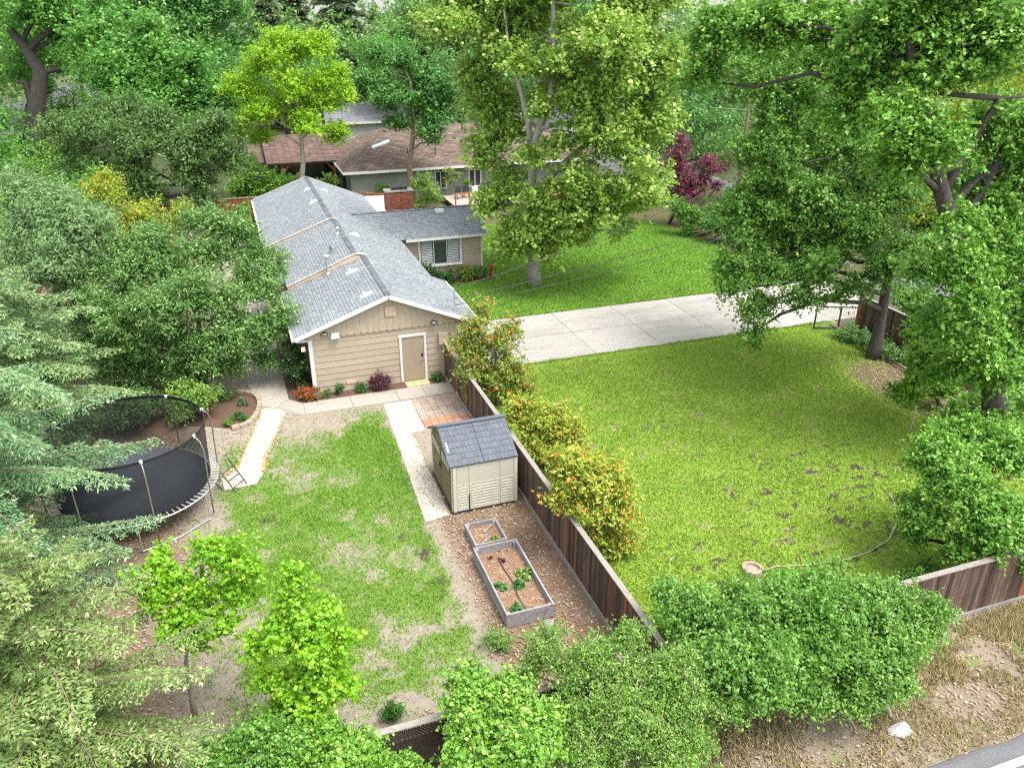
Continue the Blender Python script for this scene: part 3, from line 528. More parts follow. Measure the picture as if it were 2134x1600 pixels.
sheet('backyard_lawn', -16, 7.44, 11.36, 60, .12, .0, back_mask, M['yard_ground'], 'patchy back lawn with bare soil between house and rear fence')
sheet('front_lawn', 7.56, 27.6, 11.36, 30.02, .12, .0, lawn_mask, M['lawn_ground'], 'broad mown yellow-green lawn beside the driveway')
sheet('side_lawn', 7.46, 40.0, 35.72, 62, .16, .0, far_mask, M['far_lawn_ground'], 'lush green lawn under the plane tree beyond the driveway')
sheet('verge', -16, 44, 7.95, 11.24, .12, -.005, verge_mask, M['verge_ground'], 'dry grassy verge between fence and road')

# road along the verge, an asphalt lip at its edge, a white edge line
structure(MB().add([(-60,-12,-.045),(70,-12,-.045),(70,7.72,-.045),(-60,7.72,-.045)], [(0,1,2,3)]).build('road', M['asphalt']), 'grey asphalt road with a white edge line')
k = MB()
xs = np.linspace(-20, 50, 141)
prof = [(7.68,-.05),(7.74,.0),(7.80,.035),(7.88,.045),(7.97,.03),(8.03,-.03)]
for a, b in zip(xs[:-1], xs[1:]):
    ja, jb = .03*math.sin(a*2.1)+.02*math.sin(a*5.3), .03*math.sin(b*2.1)+.02*math.sin(b*5.3)
    for (y1, z1), (y2, z2) in zip(prof[:-1], prof[1:]):
        k.add([(a,y1+ja,z1),(b,y1+jb,z1),(b,y2+jb,z2),(a,y2+ja,z2)], [(0,1,2,3)])
structure(k.build('kerb', M['asphalt'], smooth=True), 'rounded asphalt lip along the road edge')
structure(MB().add([(-60,7.44,-.041),(70,7.44,-.041),(70,7.60,-.041),(-60,7.60,-.041)], [(0,1,2,3)]).build('road_marking', M['road_paint']), 'white painted line along the road edge')
# the street beyond the driveway gate
structure(MB().add([(31.5,11.4,-.02),(39.5,11.4,-.02),(44,90,-.02),(36,90,-.02)], [(0,1,2,3)]).build('street', M['asphalt']), 'asphalt street glimpsed beyond the driveway gate')

# driveway in concrete panels, sawn joints between them
dw = structure(bpy.data.objects.new('driveway', MB().box(8.6,30.5,30.05,35.68,-.05,-.012).mesh('driveway', M['mortar'])), 'pale concrete driveway of large panels running to the gate')
COL.objects.link(dw)
dx = [8.6, 11.3, 14.6, 17.9, 21.2, 24.5, 27.6, 31.4]
for i in range(len(dx)-1):
    for j, (ya, yb) in enumerate(((30.05,32.85),(32.85,35.68))):
        MB().box(dx[i]+.012, dx[i+1]-.012, ya+.012, yb-.012, -.02, .018 + .003*((i+j) % 2)).build('concrete_panel', M['drive_concrete'], dw)

# path: along the front of the house, mitred round the corner and up its side
pth = structure(bpy.data.objects.new('footpath', MB().prism([(1.34,28.33),(7.42,28.33),(7.42,29.38),(1.55,29.38),(1.0,29.9),(1.0,44),(-.5,44),(-.5,32),(-.08,29.6)], -.03, .004).mesh('footpath', M['mortar'])), 'concrete garden path wrapping round the corner of the house')
COL.objects.link(pth)
def slab_poly(poly): MB().prism(poly, -.01, .03).build('concrete_slab', M['concrete'], pth)
for a, b in ((1.52,3.34),(3.36,5.18),(5.20,6.28),(6.30,7.42)):
    slab_poly([(a,28.34),(b,28.34),(b,29.37),(a,29.37)])
slab_poly([(1.34,28.34),(1.50,28.34),(1.50,29.37),(.99,29.88),(.62,29.5),(.62,29.2)])
slab_poly([(-.06,29.6),(.60,29.22),(.60,29.52),(.97,29.9),(.97,31.8),(-.49,31.8)])
for a, b in ((31.82,34.2),(34.22,37.0),(37.02,40.4),(40.42,44)):
    slab_poly([(-.49,a),(.97,a),(.97,b),(-.49,b)])

# landing of three yellow pavers, planting beds
ld = structure(bpy.data.objects.new('door_landing', MB().box(5.72,6.72,29.40,29.97,-.02,.02).mesh('door_landing', M['mortar'])), 'small landing of yellow pavers below the tan door')
COL.objects.link(ld)
for i in range(3):
    for j in range(2):
        MB().box(5.735+.33*i, 6.05+.33*i, 29.415+.275*j, 29.68+.275*j, 0, .05).build('paver', M['paver_yellow'], ld)
for nm, poly, lb in (('front_bed', [(1.6,29.40),(5.70,29.40),(5.70,29.98),(1.6,29.98)], 'dark mulch bed along the gable wall'),
                     ('door_bed', [(6.74,29.40),(7.42,29.40),(7.42,29.98),(6.74,29.98)], 'small dark mulch bed beside the tan door'),
                     ('side_bed', [(1.02,29.9),(1.58,29.40),(2.06,29.40),(2.06,44),(1.02,44)], 'narrow mulch bed along the side of the house'),
                     ('corner_bed', [(-1.2,28.1),(-.55,28.25),(-.18,29.1),(-.1,30.2),(-.4,30.9),(-1.0,31.3),(-3.2,31.3),(-3.0,29.0),(-2.0,28.6)], 'dark mulch bed behind the curved block edging')):
    structure(MB().prism(poly, -.02, .022).build(nm, M['mulch']), lb)
structure(MB().prism([(8.7,42.2),(13.8,42.2),(13.8,43.1),(8.7,43.1)], -.02, .03).build('window_bed', M['mulch']), 'planting bed below the triple window')
structure(MB().prism([(27.0,29.6),(27.75,29.6),(27.75,18),(25.6,18),(26.2,24)], -.02, .03).build('fence_bed', M['mulch']), 'planting bed along the driveway fence')

# square patio of pavers by the shed
pt = structure(bpy.data.objects.new('paver_patio', MB().box(5.60,7.40,25.82,28.26,-.03,.0).mesh('paver_patio', M['gravel'])), 'square paver patio, brown with orange rows nearest the shed')
COL.objects.link(pt)
pv = MB().box(-.142,.142,-.142,.142,-.03,.035).mesh('paver', M['paver']); pvo = MB().box(-.142,.142,-.142,.142,-.03,.035).mesh('paver', M['paver_orange'])
for j in range(8):
    for i in range(6):
        o = local('paver', pvo if j < 2 else pv, pt, (5.755+.298*i, 25.98+.298*j, random.uniform(-.006,.006)), (0,0,random.uniform(-.02,.02)))

# gravel paths: a bed with loose white stones on it and fallen yellow leaves on the edges
GR = [(4.50,28.24),(5.62,28.24),(5.55,25.65),(5.06,25.55),(4.98,20.05),(4.18,19.90)]
GL = [(-.02,29.45),(-.60,27.16),(-1.09,25.17),(-1.72,24.42),(-1.58,23.80),(-.56,23.86),(-.30,24.5),(-.15,25.55),(.80,28.73),(.45,29.15)]
def scatter(poly, n, seed):
    r = np.random.default_rng(seed); P = np.array(poly); lo, hi = P.min(0), P.max(0)
    q = r.uniform(lo, hi, (n*3, 2)); return q[inside(poly, q[:,0], q[:,1])][:n]
OCT = np.array([(1,0,0),(0,1,0),(-1,0,0),(0,-1,0),(0,0,.7)])
def stones(name, pts, size, mat, seed, label, z=.012):
    r = np.random.default_rng(seed); n = len(pts)
    s = size*r.uniform(.5, 1.3, n); a = r.uniform(0, 6.28, n); ca, sa = np.cos(a)*s, np.sin(a)*s
    b = OCT[None]*np.array([1,.75,1]); w = np.empty((n,5,3))
    w[:,:,0] = b[:,:,0]*ca[:,None] - b[:,:,1]*sa[:,None] + pts[:,0:1]; w[:,:,1] = b[:,:,0]*sa[:,None] + b[:,:,1]*ca[:,None] + pts[:,1:2]
    w[:,:,2] = b[:,:,2]*s[:,None] + z
    tri = w[:, [[0,1,4],[1,2,4],[2,3,4],[3,0,4]]].reshape(-1, 3)
    o = link(name, np_mesh(name, tri, 3, mat, {'v': np.repeat(r.random(n), 4)})); return tag(o, label, None, None, 'stuff')
for nm, poly, n, sd, lb in (('gravel_path', GR, 5200, 51, 'straight white gravel path from patio to garden beds'), ('gravel_walk', GL, 4200, 53, 'slanting white gravel path beside the trampoline')):
    structure(MB().prism(poly, -.02, .012).build(nm, M['gravel']), lb)
    stones('path_stones', scatter(poly, n, sd), .034, M['stone_bit'], sd+1, 'loose white stones on the ' + ('straight' if sd == 51 else 'slanting') + ' gravel path')

def flakes(name, pts, size, mat, seed, label, z=.02):
    """flat fallen leaves or bark flakes"""
    r = np.random.default_rng(seed); n = len(pts); s = size*r.uniform(.5, 1.4, n); a = r.uniform(0, 6.28, n)
    u = np.stack([np.cos(a), np.sin(a), r.uniform(-.45,.45,n)], 1)*s[:,None]; w = np.stack([-np.sin(a), np.cos(a), r.uniform(-.45,.45,n)], 1)*s[:,None]*.55
    c = np.concatenate([pts, (z + s*.3)[:,None]], 1)
    q = np.stack([c-u, c-w*1.0, c+u, c+w*1.0], 1).reshape(-1, 3)
    return tag(link(name, np_mesh(name, q, 4, mat, {'v': r.random(n)})), label, None, None, 'stuff')
def along(poly, n, seed, jit):
    r = np.random.default_rng(seed); P = np.array(poly); i = r.integers(0, len(P)-1, n); t = r.random(n)[:,None]
    return P[i]*(1-t) + P[i+1]*t + r.normal(0, jit, (n,2))
flakes('fallen_leaves', np.concatenate([along(GL[:4], 620, 61, .05), along(GL[6:9], 480, 62, .05), along(GR[3:5], 160, 63, .04)]), .032, M['fallen_leaf'], 64, 'yellow fallen leaves lining the gravel paths', .025)
def lmask(pts, mask, ch, seed, p=1.0):
    m = mask(pts[:,0], pts[:,1])[ch]; return pts[np.random.default_rng(seed).random(len(pts)) < m*p]
R2 = np.random.default_rng(70)
lp = R2.uniform((-8,11.6),(7.3,29),(60000,2)); lp = lp[~inside(GR, lp[:,0], lp[:,1]) & ~inside(GL, lp[:,0], lp[:,1])]
lp = lp[~((lp[:,0] > 5.0)&(lp[:,0] < 7.2)&(lp[:,1] > 20)&(lp[:,1] < 22.7)) & (lp[:,1] < 28.2)]
flakes('leaf_litter', lmask(lp, back_mask, 1, 71, .75), .040, M['litter'], 72, 'brown dead leaves and bark chips over the bare soil', .008)
lp = R2.uniform((7.7,11.5),(27.4,30),(30000,2))
flakes('leaf_scatter', np.concatenate([lmask(lp, lawn_mask, 1, 73, .8), lp[:700]]), .045, M['litter'], 74, 'dead leaves scattered on the front lawn', .012)
lp = R2.uniform((-8,8.0),(22,11.2),(30000,2))
flakes('verge_litter', lmask(lp, verge_mask, 1, 75, .5), .040, M['litter'], 76, 'dry leaf litter over the roadside verge', .006)

# turf: blades stand where the ground carries grass
def blades(name, x0, x1, y0, y1, n, h, mask, mat, seed, label, power=1.0, block=None, w=.014):
    r = np.random.default_rng(seed); p = r.uniform((x0,y0),(x1,y1),(n,2)); g, l, d = mask(p[:,0], p[:,1])
    keep = r.random(n) < np.clip(g - .5*d, 0, 1)**power
    if block is not None: keep &= ~block(p)
    p = p[keep]; n = len(p); a = r.uniform(0, 6.28, n); hh = h*r.uniform(.5, 1.4, n)*(.6+.8*fbm(p[:,0]*1.3, p[:,1]*1.3, seed))
    ln = r.normal(0, .55, (n,2))*hh[:,None]; ww = w*r.uniform(.7, 1.5, n)
    du = np.stack([np.cos(a)*ww, np.sin(a)*ww, np.zeros(n)], 1); c = np.concatenate([p, np.full((n,1), -.01)], 1)
    tip = c + np.concatenate([ln, hh[:,None]], 1)
    t = np.stack([c-du, c+du, tip], 1).reshape(-1,3)
    return tag(link(name, np_mesh(name, t, 3, mat, {'v': r.random(n), 'c': fbm(p[:,0]*.6, p[:,1]*.6, seed+3), 'n': (r.random(n) < .06).astype(float)})), label, None, None, 'stuff')
M['grass_back'] = leaf_mat('grass_back', (.09,.225,.016), (.25,.44,.05), (.42,.42,.17), .3, .6)
M['grass_front'] = leaf_mat('grass_front', (.13,.24,.02), (.33,.47,.06), (.46,.48,.15), .25, .6)
M['grass_far'] = leaf_mat('grass_far', (.09,.23,.016), (.22,.40,.05), (.36,.40,.10), .25, .6)
M['grass_dry'] = leaf_mat('grass_dry', (.28,.225,.10), (.45,.38,.20), (.16,.24,.05), .2, .7)
def blk(p):
    x, y = p[:,0], p[:,1]
    return inside(GR, x, y) | inside(GL, x, y) | ((x > 4.9)&(y > 19.9)) | (y > 28.25) | ((x > 4.9)&(x < 6.4)&(y > 14.6))
blades('backyard_grass', -3.2, 7.3, 11.6, 28.3, 170000, .075, back_mask, M['grass_back'], 81, 'patchy green turf of the back lawn', 1.3, blk)
blades('front_grass', 7.7, 27.3, 11.8, 29.95, 260000, .060, lawn_mask, M['grass_front'], 82, 'yellow-green turf of the front lawn', 1.2, None, .018)
blades('side_grass', 8.7, 30.2, 35.85, 54, 150000, .070, far_mask, M['grass_far'], 83, 'lush green turf of the side lawn', 1.2, lambda p: (p[:,0] < 14)&(p[:,1] > 42), .028)
def dry_mask(X, Y):
    n = fbm(X*1.1, Y*1.1, 91)
    v = sstep(.36, .56, n)*(.45 + .9*sstep(9.4, 10.6, Y)*sstep(12.5, 15, X) + .25*sstep(8.6,10,Y))
    return np.clip(v, 0, 1), 0*X, 0*X
blades('verge_grass', -4, 24, 8.05, 11.15, 90000, .14, dry_mask, M['grass_dry'], 84, 'tufts of straw-coloured dry grass on the verge', 1.0, None, .014)
def edge_mask(X, Y):
    return np.clip(.25 + fbm(X*1.7, Y*1.7, 95)*1.0 - 1.6*np.minimum(np.abs(Y-29.98), np.abs(Y-35.76))/.16*.5, 0, 1), 0*X, 0*X
blades('drive_edge_grass', 8.9, 27.2, 29.86, 30.16, 9000, .085, edge_mask, M['grass_front'], 85, 'grass creeping over the near driveway edge', 1.0, None, .02)
blades('drive_far_edge_grass', 8.9, 28.6, 35.60, 35.90, 7000, .085, edge_mask, M['grass_far'], 86, 'grass creeping over the far driveway edge', 1.0, None, .024)

# ================================================================ the tan house
house = empty('house', (5.2, 30, 0), 'long tan house with grey shingle roof and scalloped gable', 'house')
def xz_prism(mb, poly, y0, y1):
    n = len(poly); vs = [(x, y0, z) for x, z in poly] + [(x, y1, z) for x, z in poly]
    return mb.add(vs, [tuple(range(n)), tuple(range(2*n-1, n-1, -1))] + [(i, n+i, n+(i+1)%n, (i+1)%n) for i in range(n)])
# sections of the long roof: (y0, y1, left eave x,z, ridge x,z, right eave x,z)
SEC = [(29.65, 35.5, (1.5,2.62), (5.25,3.97), (8.95,2.416)), (35.5, 42.45, (1.75,2.90), (4.88,4.125), (8.35,2.668)), (42.45, 54.4, (1.25,2.92), (4.75,4.18), (8.35,2.668))]
WALLS = [(30.0, 35.6, 2.08, 8.45), (35.6, 42.5, 2.25, 7.95), (42.5, 54.0, 1.75, 7.95)]
for (y0, y1, (lx,lz), (rx,rz), (ex,ez)), (wy0, wy1, wl, wr) in zip(SEC, WALLS):
    sl = (rz-lz)/(rx-lx); sr = (rz-ez)/(ex-rx)
    w = MB(); xz_prism(w, [(wl,0),(wr,0),(wr, rz-sr*(wr-rx)-.13),(rx, rz-.13),(wl, rz-sl*(rx-wl)-.13)], wy0, wy1)
    w.build('wall', M['siding'], house)

def slope(parent, E0, E1, R0, rows_h=.143, tab=.20, single=0, seed=1, mat='shingle', name='shingle'):
    """courses of shingle tabs; the first `single` of them (nearest the E0 end) are objects of their own"""
    E0, E1, R0 = (np.array(p, float) for p in (E0, E1, R0)); u = E1-E0; Lu = np.linalg.norm(u); u /= Lu
    v = R0-E0; Lv = np.linalg.norm(v); v /= Lv; n = np.cross(u, v); n = n if n[2] > 0 else -n
    r = np.random.default_rng(seed); rows = int(math.ceil(Lv/rows_h)); quads = []; vv = []; tabs = []
    for j in range(rows):
        off = r.uniform(0, tab); a = -off
        while a < Lu:
            w = tab*r.uniform(.8, 1.2); s0, s1 = max(a, 0), min(a+w-.008, Lu); a += w
            if s1-s0 < .02: continue
            t0, t1 = j*rows_h - (.02 if j == 0 else 0), min((j+1)*rows_h+.02, Lv)
            tabs.append((s0, s1, t0 - r.uniform(0,.006), t1, .020+r.uniform(0,.014), r.random()))
    tabs.sort(key=lambda q: q[0])
    for i, (s0, s1, t0, t1, h, val) in enumerate(tabs):
        A, B, Cc, D = (E0+u*s0+v*t0+n*h, E0+u*s1+v*t0+n*h, E0+u*s1+v*t1+n*.004, E0+u*s0+v*t1+n*.004)
        a0, b0 = E0+u*s0+v*t0-n*.006, E0+u*s1+v*t0-n*.006
        if i < single:
            me = MB().add([A,B,Cc,D,a0,b0], [(0,1,2,3),(4,5,1,0),(4,0,3),(5,2,1)]).mesh(name, M[mat])
            at = me.attributes.new('v', 'FLOAT', 'FACE'); at.data.foreach_set('value', [val]*4)
            link(name, me, parent)
        else:
            quads += [A,B,Cc,D,a0,b0,B,A]; vv += [val, val]
    if quads:
        tag(link(name + '_courses', np_mesh(name, np.array(quads), 4, M[mat], {'v': np.array(vv)}), parent), None, None, None, 'stuff')

def caps(parent, A, B, seed, mat='ridge_cap', w=.12, drop=.045):
    A, B = np.array(A, float), np.array(B, float); L = np.linalg.norm(B-A); d = (B-A)/L; side = np.cross(d, (0,0,1)); side /= np.linalg.norm(side)
    q = []; vv = []; r = np.random.default_rng(seed); n = int(L/.15)
    for i in range(n):
        p0, p1 = A+d*(i*.15), A+d*(i*.15+.2); v = r.random()
        for s in (-1, 1):
            q += [p0+(0,0,.045), p0+side*s*w+(0,0,.045-drop), p1+side*s*w+(0,0,.03-drop), p1+(0,0,.03)]; vv.append(v)
        q += [p0+(0,0,.045), p0+side*w+(0,0,.045-drop), p0+side*w+(0,0,.02-drop), p0+(0,0,.02)]; vv.append(v)
        q += [p0+(0,0,.045), p0-side*w+(0,0,.045-drop), p0-side*w+(0,0,.02-drop), p0+(0,0,.02)]; vv.append(v)
    tag(link('ridge_caps', np_mesh('ridge_caps', np.array(q), 4, M[mat], {'v': np.array(vv)}), parent), None, None, None, 'stuff')

roof = MB()
for (y0, y1, (lx,lz), (rx,rz), (ex,ez)) in SEC:
    xz_prism(roof, [(lx,lz-.12),(rx,rz-.12),(ex,ez-.12),(ex,ez-.004),(rx,rz-.004),(lx,lz-.004)], y0, y1)
roof = roof.build('roof', M['ridge_cap'], house)
for i, (y0, y1, (lx,lz), (rx,rz), (ex,ez)) in enumerate(SEC):
    slope(roof, (lx,y0,lz), (lx,y1,lz), (rx,y0,rz), single=300 if i == 0 else 0, seed=10+i)
    slope(roof, (ex,y0,ez), (ex,y1,ez), (rx,y0,rz), seed=20+i)
    caps(roof, (rx,y0,rz+.01), (rx,y1,rz+.01), 30+i)

# rake boards on the gable, tan fascias where the roof steps up, gutter and downspout
def rake(mat, y, a, b, h=.15, t=.035):
    MB().bar((a[0],y,a[1]-h/2+.02), (b[0],y,b[1]-h/2+.02), t, h, (0,0,1)).build('rake_board', M[mat], house)
rake('trim_white', 29.63, SEC[0][2], SEC[0][3]); rake('trim_white', 29.63, SEC[0][3], SEC[0][4])
rake('trim_white', 54.43, SEC[2][2], SEC[2][3]); rake('trim_white', 54.43, SEC[2][3], SEC[2][4])
for k_ in (1, 2):
    (py0, py1, pl, pr, pe), (y0, y1, l, r_, e) = SEC[k_-1], SEC[k_]
    zl = pl[1] + (pr[1]-pl[1])/(pr[0]-pl[0])*(l[0]+.02-pl[0])
    f = MB(); xz_prism(f, [(l[0]+.02, zl-.05), (r_[0], pl[1]+(pr[1]-pl[1])/(pr[0]-pl[0])*(r_[0]-pl[0])-.05), (pr[0]+.02, pr[1]-.03), (r_[0], r_[1]-.03), (l[0]+.02, l[1]-.03)], y0-.045, y0-.003)
    f.build('step_fascia', M['fascia_tan'], house)
    for a, b in ((l, r_), (r_, (pr[0]+.15, r_[1]-.063))):
        MB().bar((a[0],y0-.05,a[1]+.005), (b[0],y0-.05,b[1]+.005), .07, .028, (0,0,1)).build('drip_edge', M['trim_white'], house)
for (y0, y1, l, r_, e), sgn in ((SEC[0], -1), (SEC[2], -1)):
    MB().bar((l[0]-.06, y0+.02, l[1]-.07), (l[0]-.06, y1-.02, l[1]-.07), .12, .11).build('gutter', M['trim_white'], house)
MB().bar((SEC[0][4][0]+.06, 29.67, 2.35), (SEC[0][4][0]+.06, 35.4, 2.35), .12, .11).build('gutter', M['trim_white'], house)
MB().tube([(1.50,29.72,2.52),(1.62,29.78,2.44),(2.0,29.9,2.40),(2.04,29.93,2.28),(2.04,29.93,.15),(1.98,29.82,.06)], .042, 8).build('downspout', M['trim_white'], house)
MB().box(2.06, 2.16, 29.93, 29.99, .02, 2.40).build('corner_board', M['trim_white'], house)
MB().box(8.37, 8.47, 29.93, 29.99, .02, 2.36).build('corner_board', M['trim_white'], house)

# lap siding on the gable wall: every board its own piece, cut at the door casing
def lap(x0, x1, z0, z1, y=30.0, mat='siding'):
    MB().hexa([(x0,y-.030,z0),(x1,y-.030,z0),(x1,y,z0),(x0,y,z0),(x0,y-.010,z1+.012),(x1,y-.010,z1+.012),(x1,y,z1+.012),(x0,y,z1+.012)]).build('siding_board', M[mat], house)
bh = .267
for i in range(9):
    z0, z1 = .05 + i*bh, .05 + (i+1)*bh
    if z0 < 2.10:
        lap(2.165, 5.60, z0, min(z1, 2.45)); lap(6.73, 8.365, z0, min(z1, 2.45))
    else:
        lap(2.165, 5.60, z0, 2.44); lap(5.605, 6.725, max(z0, 2.13), 2.44); lap(6.73, 8.365, z0, 2.44)
MB().box(2.08, 8.45, 29.96, 30.0, -.02, .05).build('sill_plate', M['concrete'], house)
# vertical gable boards with rounded lower ends
bw = .262; x = 1.72; i = 0
def gz(xx):
    return 3.97-.36*(5.25-xx)-.13 if xx < 5.25 else 3.97-.42*(xx-5.25)-.13
while x < 8.80:
    x1 = min(x+bw-.006, 8.80); zb = 2.47; n = 6; pts = []
    for q in range(n+1):
        a = math.pi*q/n; pts.append(((x+x1)/2 - math.cos(a)*(x1-x)/2, zb - math.sin(a)*.055))
    top = [(x1, gz(x1))] + ([(5.25, gz(5.25))] if x < 5.25 < x1 else []) + [(x, gz(x))]
    if min(gz(x), gz(x1)) > zb+.02:
        b_ = MB(); xz_prism(b_, pts+top, 29.915 - .004*(i % 2), 29.965); b_.build('gable_board', M['gable'], house)
    x += bw; i += 1
b_ = MB(); xz_prism(b_, [(1.7,2.50),(8.8,2.50),(8.8,gz(8.8)+.02),(5.25,gz(5.25)+.02),(1.7,gz(1.7)+.02)], 29.967, 29.998); b_.build('gable_backing', M['gable'], house)
# louvred gable vent
vt = MB().box(5.12, 5.50, 29.885, 29.91, 3.03, 3.49).build('gable_vent', M['door_tan'], house)
for i in range(6):
    z = 3.06+.07*i
    MB().hexa([(5.10,29.835,z),(5.52,29.835,z),(5.52,29.885,z+.035),(5.10,29.885,z+.035),(5.10,29.835,z+.014),(5.52,29.835,z+.014),(5.52,29.885,z+.05),(5.10,29.885,z+.05)]).build('louvre', M['fascia_tan'], vt)
# door with casing
dr = MB().box(5.70, 6.63, 29.965, 29.995, .05, 2.02).build('door', M['door_tan'], house)
for a in ((5.605,5.70,29.93,29.998,.04,2.02),(6.63,6.725,29.93,29.998,.04,2.02),(5.58,6.75,29.925,29.998,2.02,2.13)):
    MB().box(*a).build('door_casing', M['trim_white'], house)
MB().box(5.70, 6.63, 29.92, 29.97, .03, .05).build('threshold', M['galv'], house)
MB().box(6.50, 6.58, 29.945, 29.965, 1.08, 1.22).build('keypad_lock', M['dark_metal'], dr)
MB().tube([(6.54,29.965,.96),(6.54,29.91,.96),(6.44,29.90,.96)], .016, 8).build('handle', M['galv'], dr)
for z in (.3, 1.0, 1.75): MB().box(5.695, 5.715, 29.955, 29.966, z, z+.1).build('hinge', M['galv'], dr)
# floodlights (black twin rings), alarm box, crawl vent, lantern, meter conduit
def flood(cx, cz):
    f = MB(); n = 10
    pts = [(cx+.13*math.cos(2*math.pi*k/n), 29.80, cz+.055*math.sin(2*math.pi*k/n)) for k in range(n+1)]
    f.tube(pts, .022, 6); f.tube([(cx,29.91,cz+.04),(cx,29.80,cz+.02)], .03, 8); f.box(cx-.05, cx+.05, 29.885, 29.91, cz-.05, cz+.07)
    h = f.build('floodlight', M['dark_metal'], house)
    MB().box(cx-.09, cx+.09, 29.79, 29.81, cz-.03, cz+.03).build('lens', M['metal_white'], h)
flood(2.66, 2.62); flood(7.06, 2.57)
MB().hexa([(2.88,29.72,2.42),(3.22,29.72,2.42),(3.22,29.91,2.42),(2.88,29.91,2.42),(2.92,29.78,2.58),(3.22,29.78,2.58),(3.22,29.91,2.62),(2.92,29.91,2.62)]).build('junction_box', M['metal_white'], house)
MB().box(3.35, 3.75, 29.955, 29.972, .30, .46).build('foundation_vent', M['fascia_tan'], house)
ln = MB().box(1.86, 2.08, 30.28, 30.34, 2.02, 2.08).build('wall_lantern', M['dark_metal'], house)
MB().add([(1.72,30.21,2.03),(1.92,30.21,2.03),(1.92,30.41,2.03),(1.72,30.41,2.03),(1.82,30.31,2.17)], [(0,1,4),(1,2,4),(2,3,4),(3,0,4),(3,2,1,0)]).build('lantern_cap', M['dark_metal'], ln)
MB().box(1.755, 1.885, 30.245, 30.375, 1.84, 2.03).build('lantern_glass', M['lamp_glow'], ln)
MB().tube([(8.06,30.2,2.6),(8.06,30.2,3.72),(8.02,30.2,3.80),(7.95,30.2,3.78)], .035, 8).build('service_mast', M['galv'], house)
MB().box(7.25, 7.62, 29.80, 29.95, 1.55, 2.05).build('meter_box', M['siding'], house)

# roof vents and pipes, each on its own flashing
def lv(X, sec, right=False):
    y0, y1, l, r_, e = SEC[sec]; return r_[1]-(r_[1]-l[1])/(r_[0]-l[0])*(r_[0]-X) if not right else r_[1]-(r_[1]-e[1])/(e[0]-r_[0])*(X-r_[0])
def box_vent(X, Y, sec, right=False, s=1.0):
    z = lv(X, sec, right); d = .36 if not right else -.42
    zz = lambda a: z + d*a
    m = MB(); w = .20*s
    m.hexa([(X-w-.05,Y-w,zz(-w-.05)+.024),(X+w+.05,Y-w,zz(w+.05)+.024),(X+w+.05,Y+w,zz(w+.05)+.024),(X-w-.05,Y+w,zz(-w-.05)+.024),(X-w-.05,Y-w,zz(-w-.05)+.032),(X+w+.05,Y-w,zz(w+.05)+.032),(X+w+.05,Y+w,zz(w+.05)+.032),(X-w-.05,Y+w,zz(-w-.05)+.032)])
    lo, hi = (-w*.8, w*.5) if not right else (w*.8, -w*.5)
    m.hexa([(X+lo,Y-.14*s,zz(lo)+.03),(X+hi,Y-.14*s,zz(hi)+.03),(X+hi,Y+.14*s,zz(hi)+.03),(X+lo,Y+.14*s,zz(lo)+.03),(X+lo*.9,Y-.12*s,zz(lo)+.17*s),(X+hi,Y-.12*s,zz(hi)+.07*s),(X+hi,Y+.12*s,zz(hi)+.07*s),(X+lo*.9,Y+.12*s,zz(lo)+.17*s)])
    m.build('roof_vent', M['metal_white'], house)
box_vent(4.54, 30.75, 0); box_vent(4.50, 34.1, 0); box_vent(4.41, 47.1, 2); box_vent(4.45, 50.7, 2, s=.9); box_vent(5.45, 51.0, 2, True); box_vent(5.55, 39.8, 1, True)
def pipe(X, Y, sec, h, r, capr, mat='galv'):
    z = lv(X, sec); m = MB()
    m.tube([(X,Y,z-.05),(X,Y,z+h)], r, 10); m.tube([(X,Y,z+.0),(X,Y,z+.10)], [r*2.2, r*1.1], 10, False)
    if capr: m.tube([(X,Y,z+h),(X,Y,z+h+.03),(X,Y,z+h+.05),(X,Y,z+h+.12)], [r*1.1, capr, capr, capr*.35], 12)
    m.build('vent_pipe', M[mat], house, smooth=False)
pipe(3.58, 35.2, 0, .80, .055, .14); pipe(4.02, 37.1, 1, .26, .05, .08, 'roof_grey'); pipe(4.70, 39.5, 1, .24, .07, .10)
MB().box(1.95, 2.35, 38.7, 39.05, 3.02, 3.09).build('roof_flashing', M['metal_white'], house)

# ---- the wing: lap-sided wall, triple window with blinds, its own roof, brick chimney behind its ridge
wg = MB(); n_ = [(43.2,0),(47.4,0),(47.4,2.62),(45.3,3.46),(43.2,2.62)]
wg.add([(7.6,y,z) for y, z in n_]+[(13.25,y,z) for y, z in n_], [(4,3,2,1,0),(5,6,7,8,9)]+[(i,(i+1)%5,5+(i+1)%5,5+i) for i in range(5)])
wg.build('wall', M['siding'], house)
for i in range(10):
    z0, z1 = .05+i*.25, .05+(i+1)*.25
    for a, b in (((8.3,9.52),(12.02,13.2)) if z0 > .80 else ((8.3,13.2),)):
        lap(a, b, z0, min(z1, 2.52), 43.2)
MB().box(13.2, 13.29, 43.13, 43.2, .02, 2.55).build('corner_board', M['trim_white'], house)
wr = MB()
wr.slab([(6.0,42.8,2.546),(13.5,42.8,2.546),(13.5,45.3,3.596),(6.0,45.3,3.596)], .11); wr.slab([(6.0,45.3,3.596),(13.5,45.3,3.596),(13.5,47.8,2.546),(6.0,47.8,2.546)], .11)
wr = wr.build('wing_roof', M['ridge_cap'], house)
slope(wr, (6.3,42.8,2.55), (13.5,42.8,2.55), (6.3,45.3,3.60), seed=41); slope(wr, (6.3,47.8,2.55), (13.5,47.8,2.55), (6.3,45.3,3.60), seed=42); caps(wr, (6.1,45.3,3.61), (13.5,45.3,3.61), 43)
MB().box(8.75, 13.52, 42.72, 42.80, 2.40, 2.535).build('fascia_board', M['trim_white'], house)
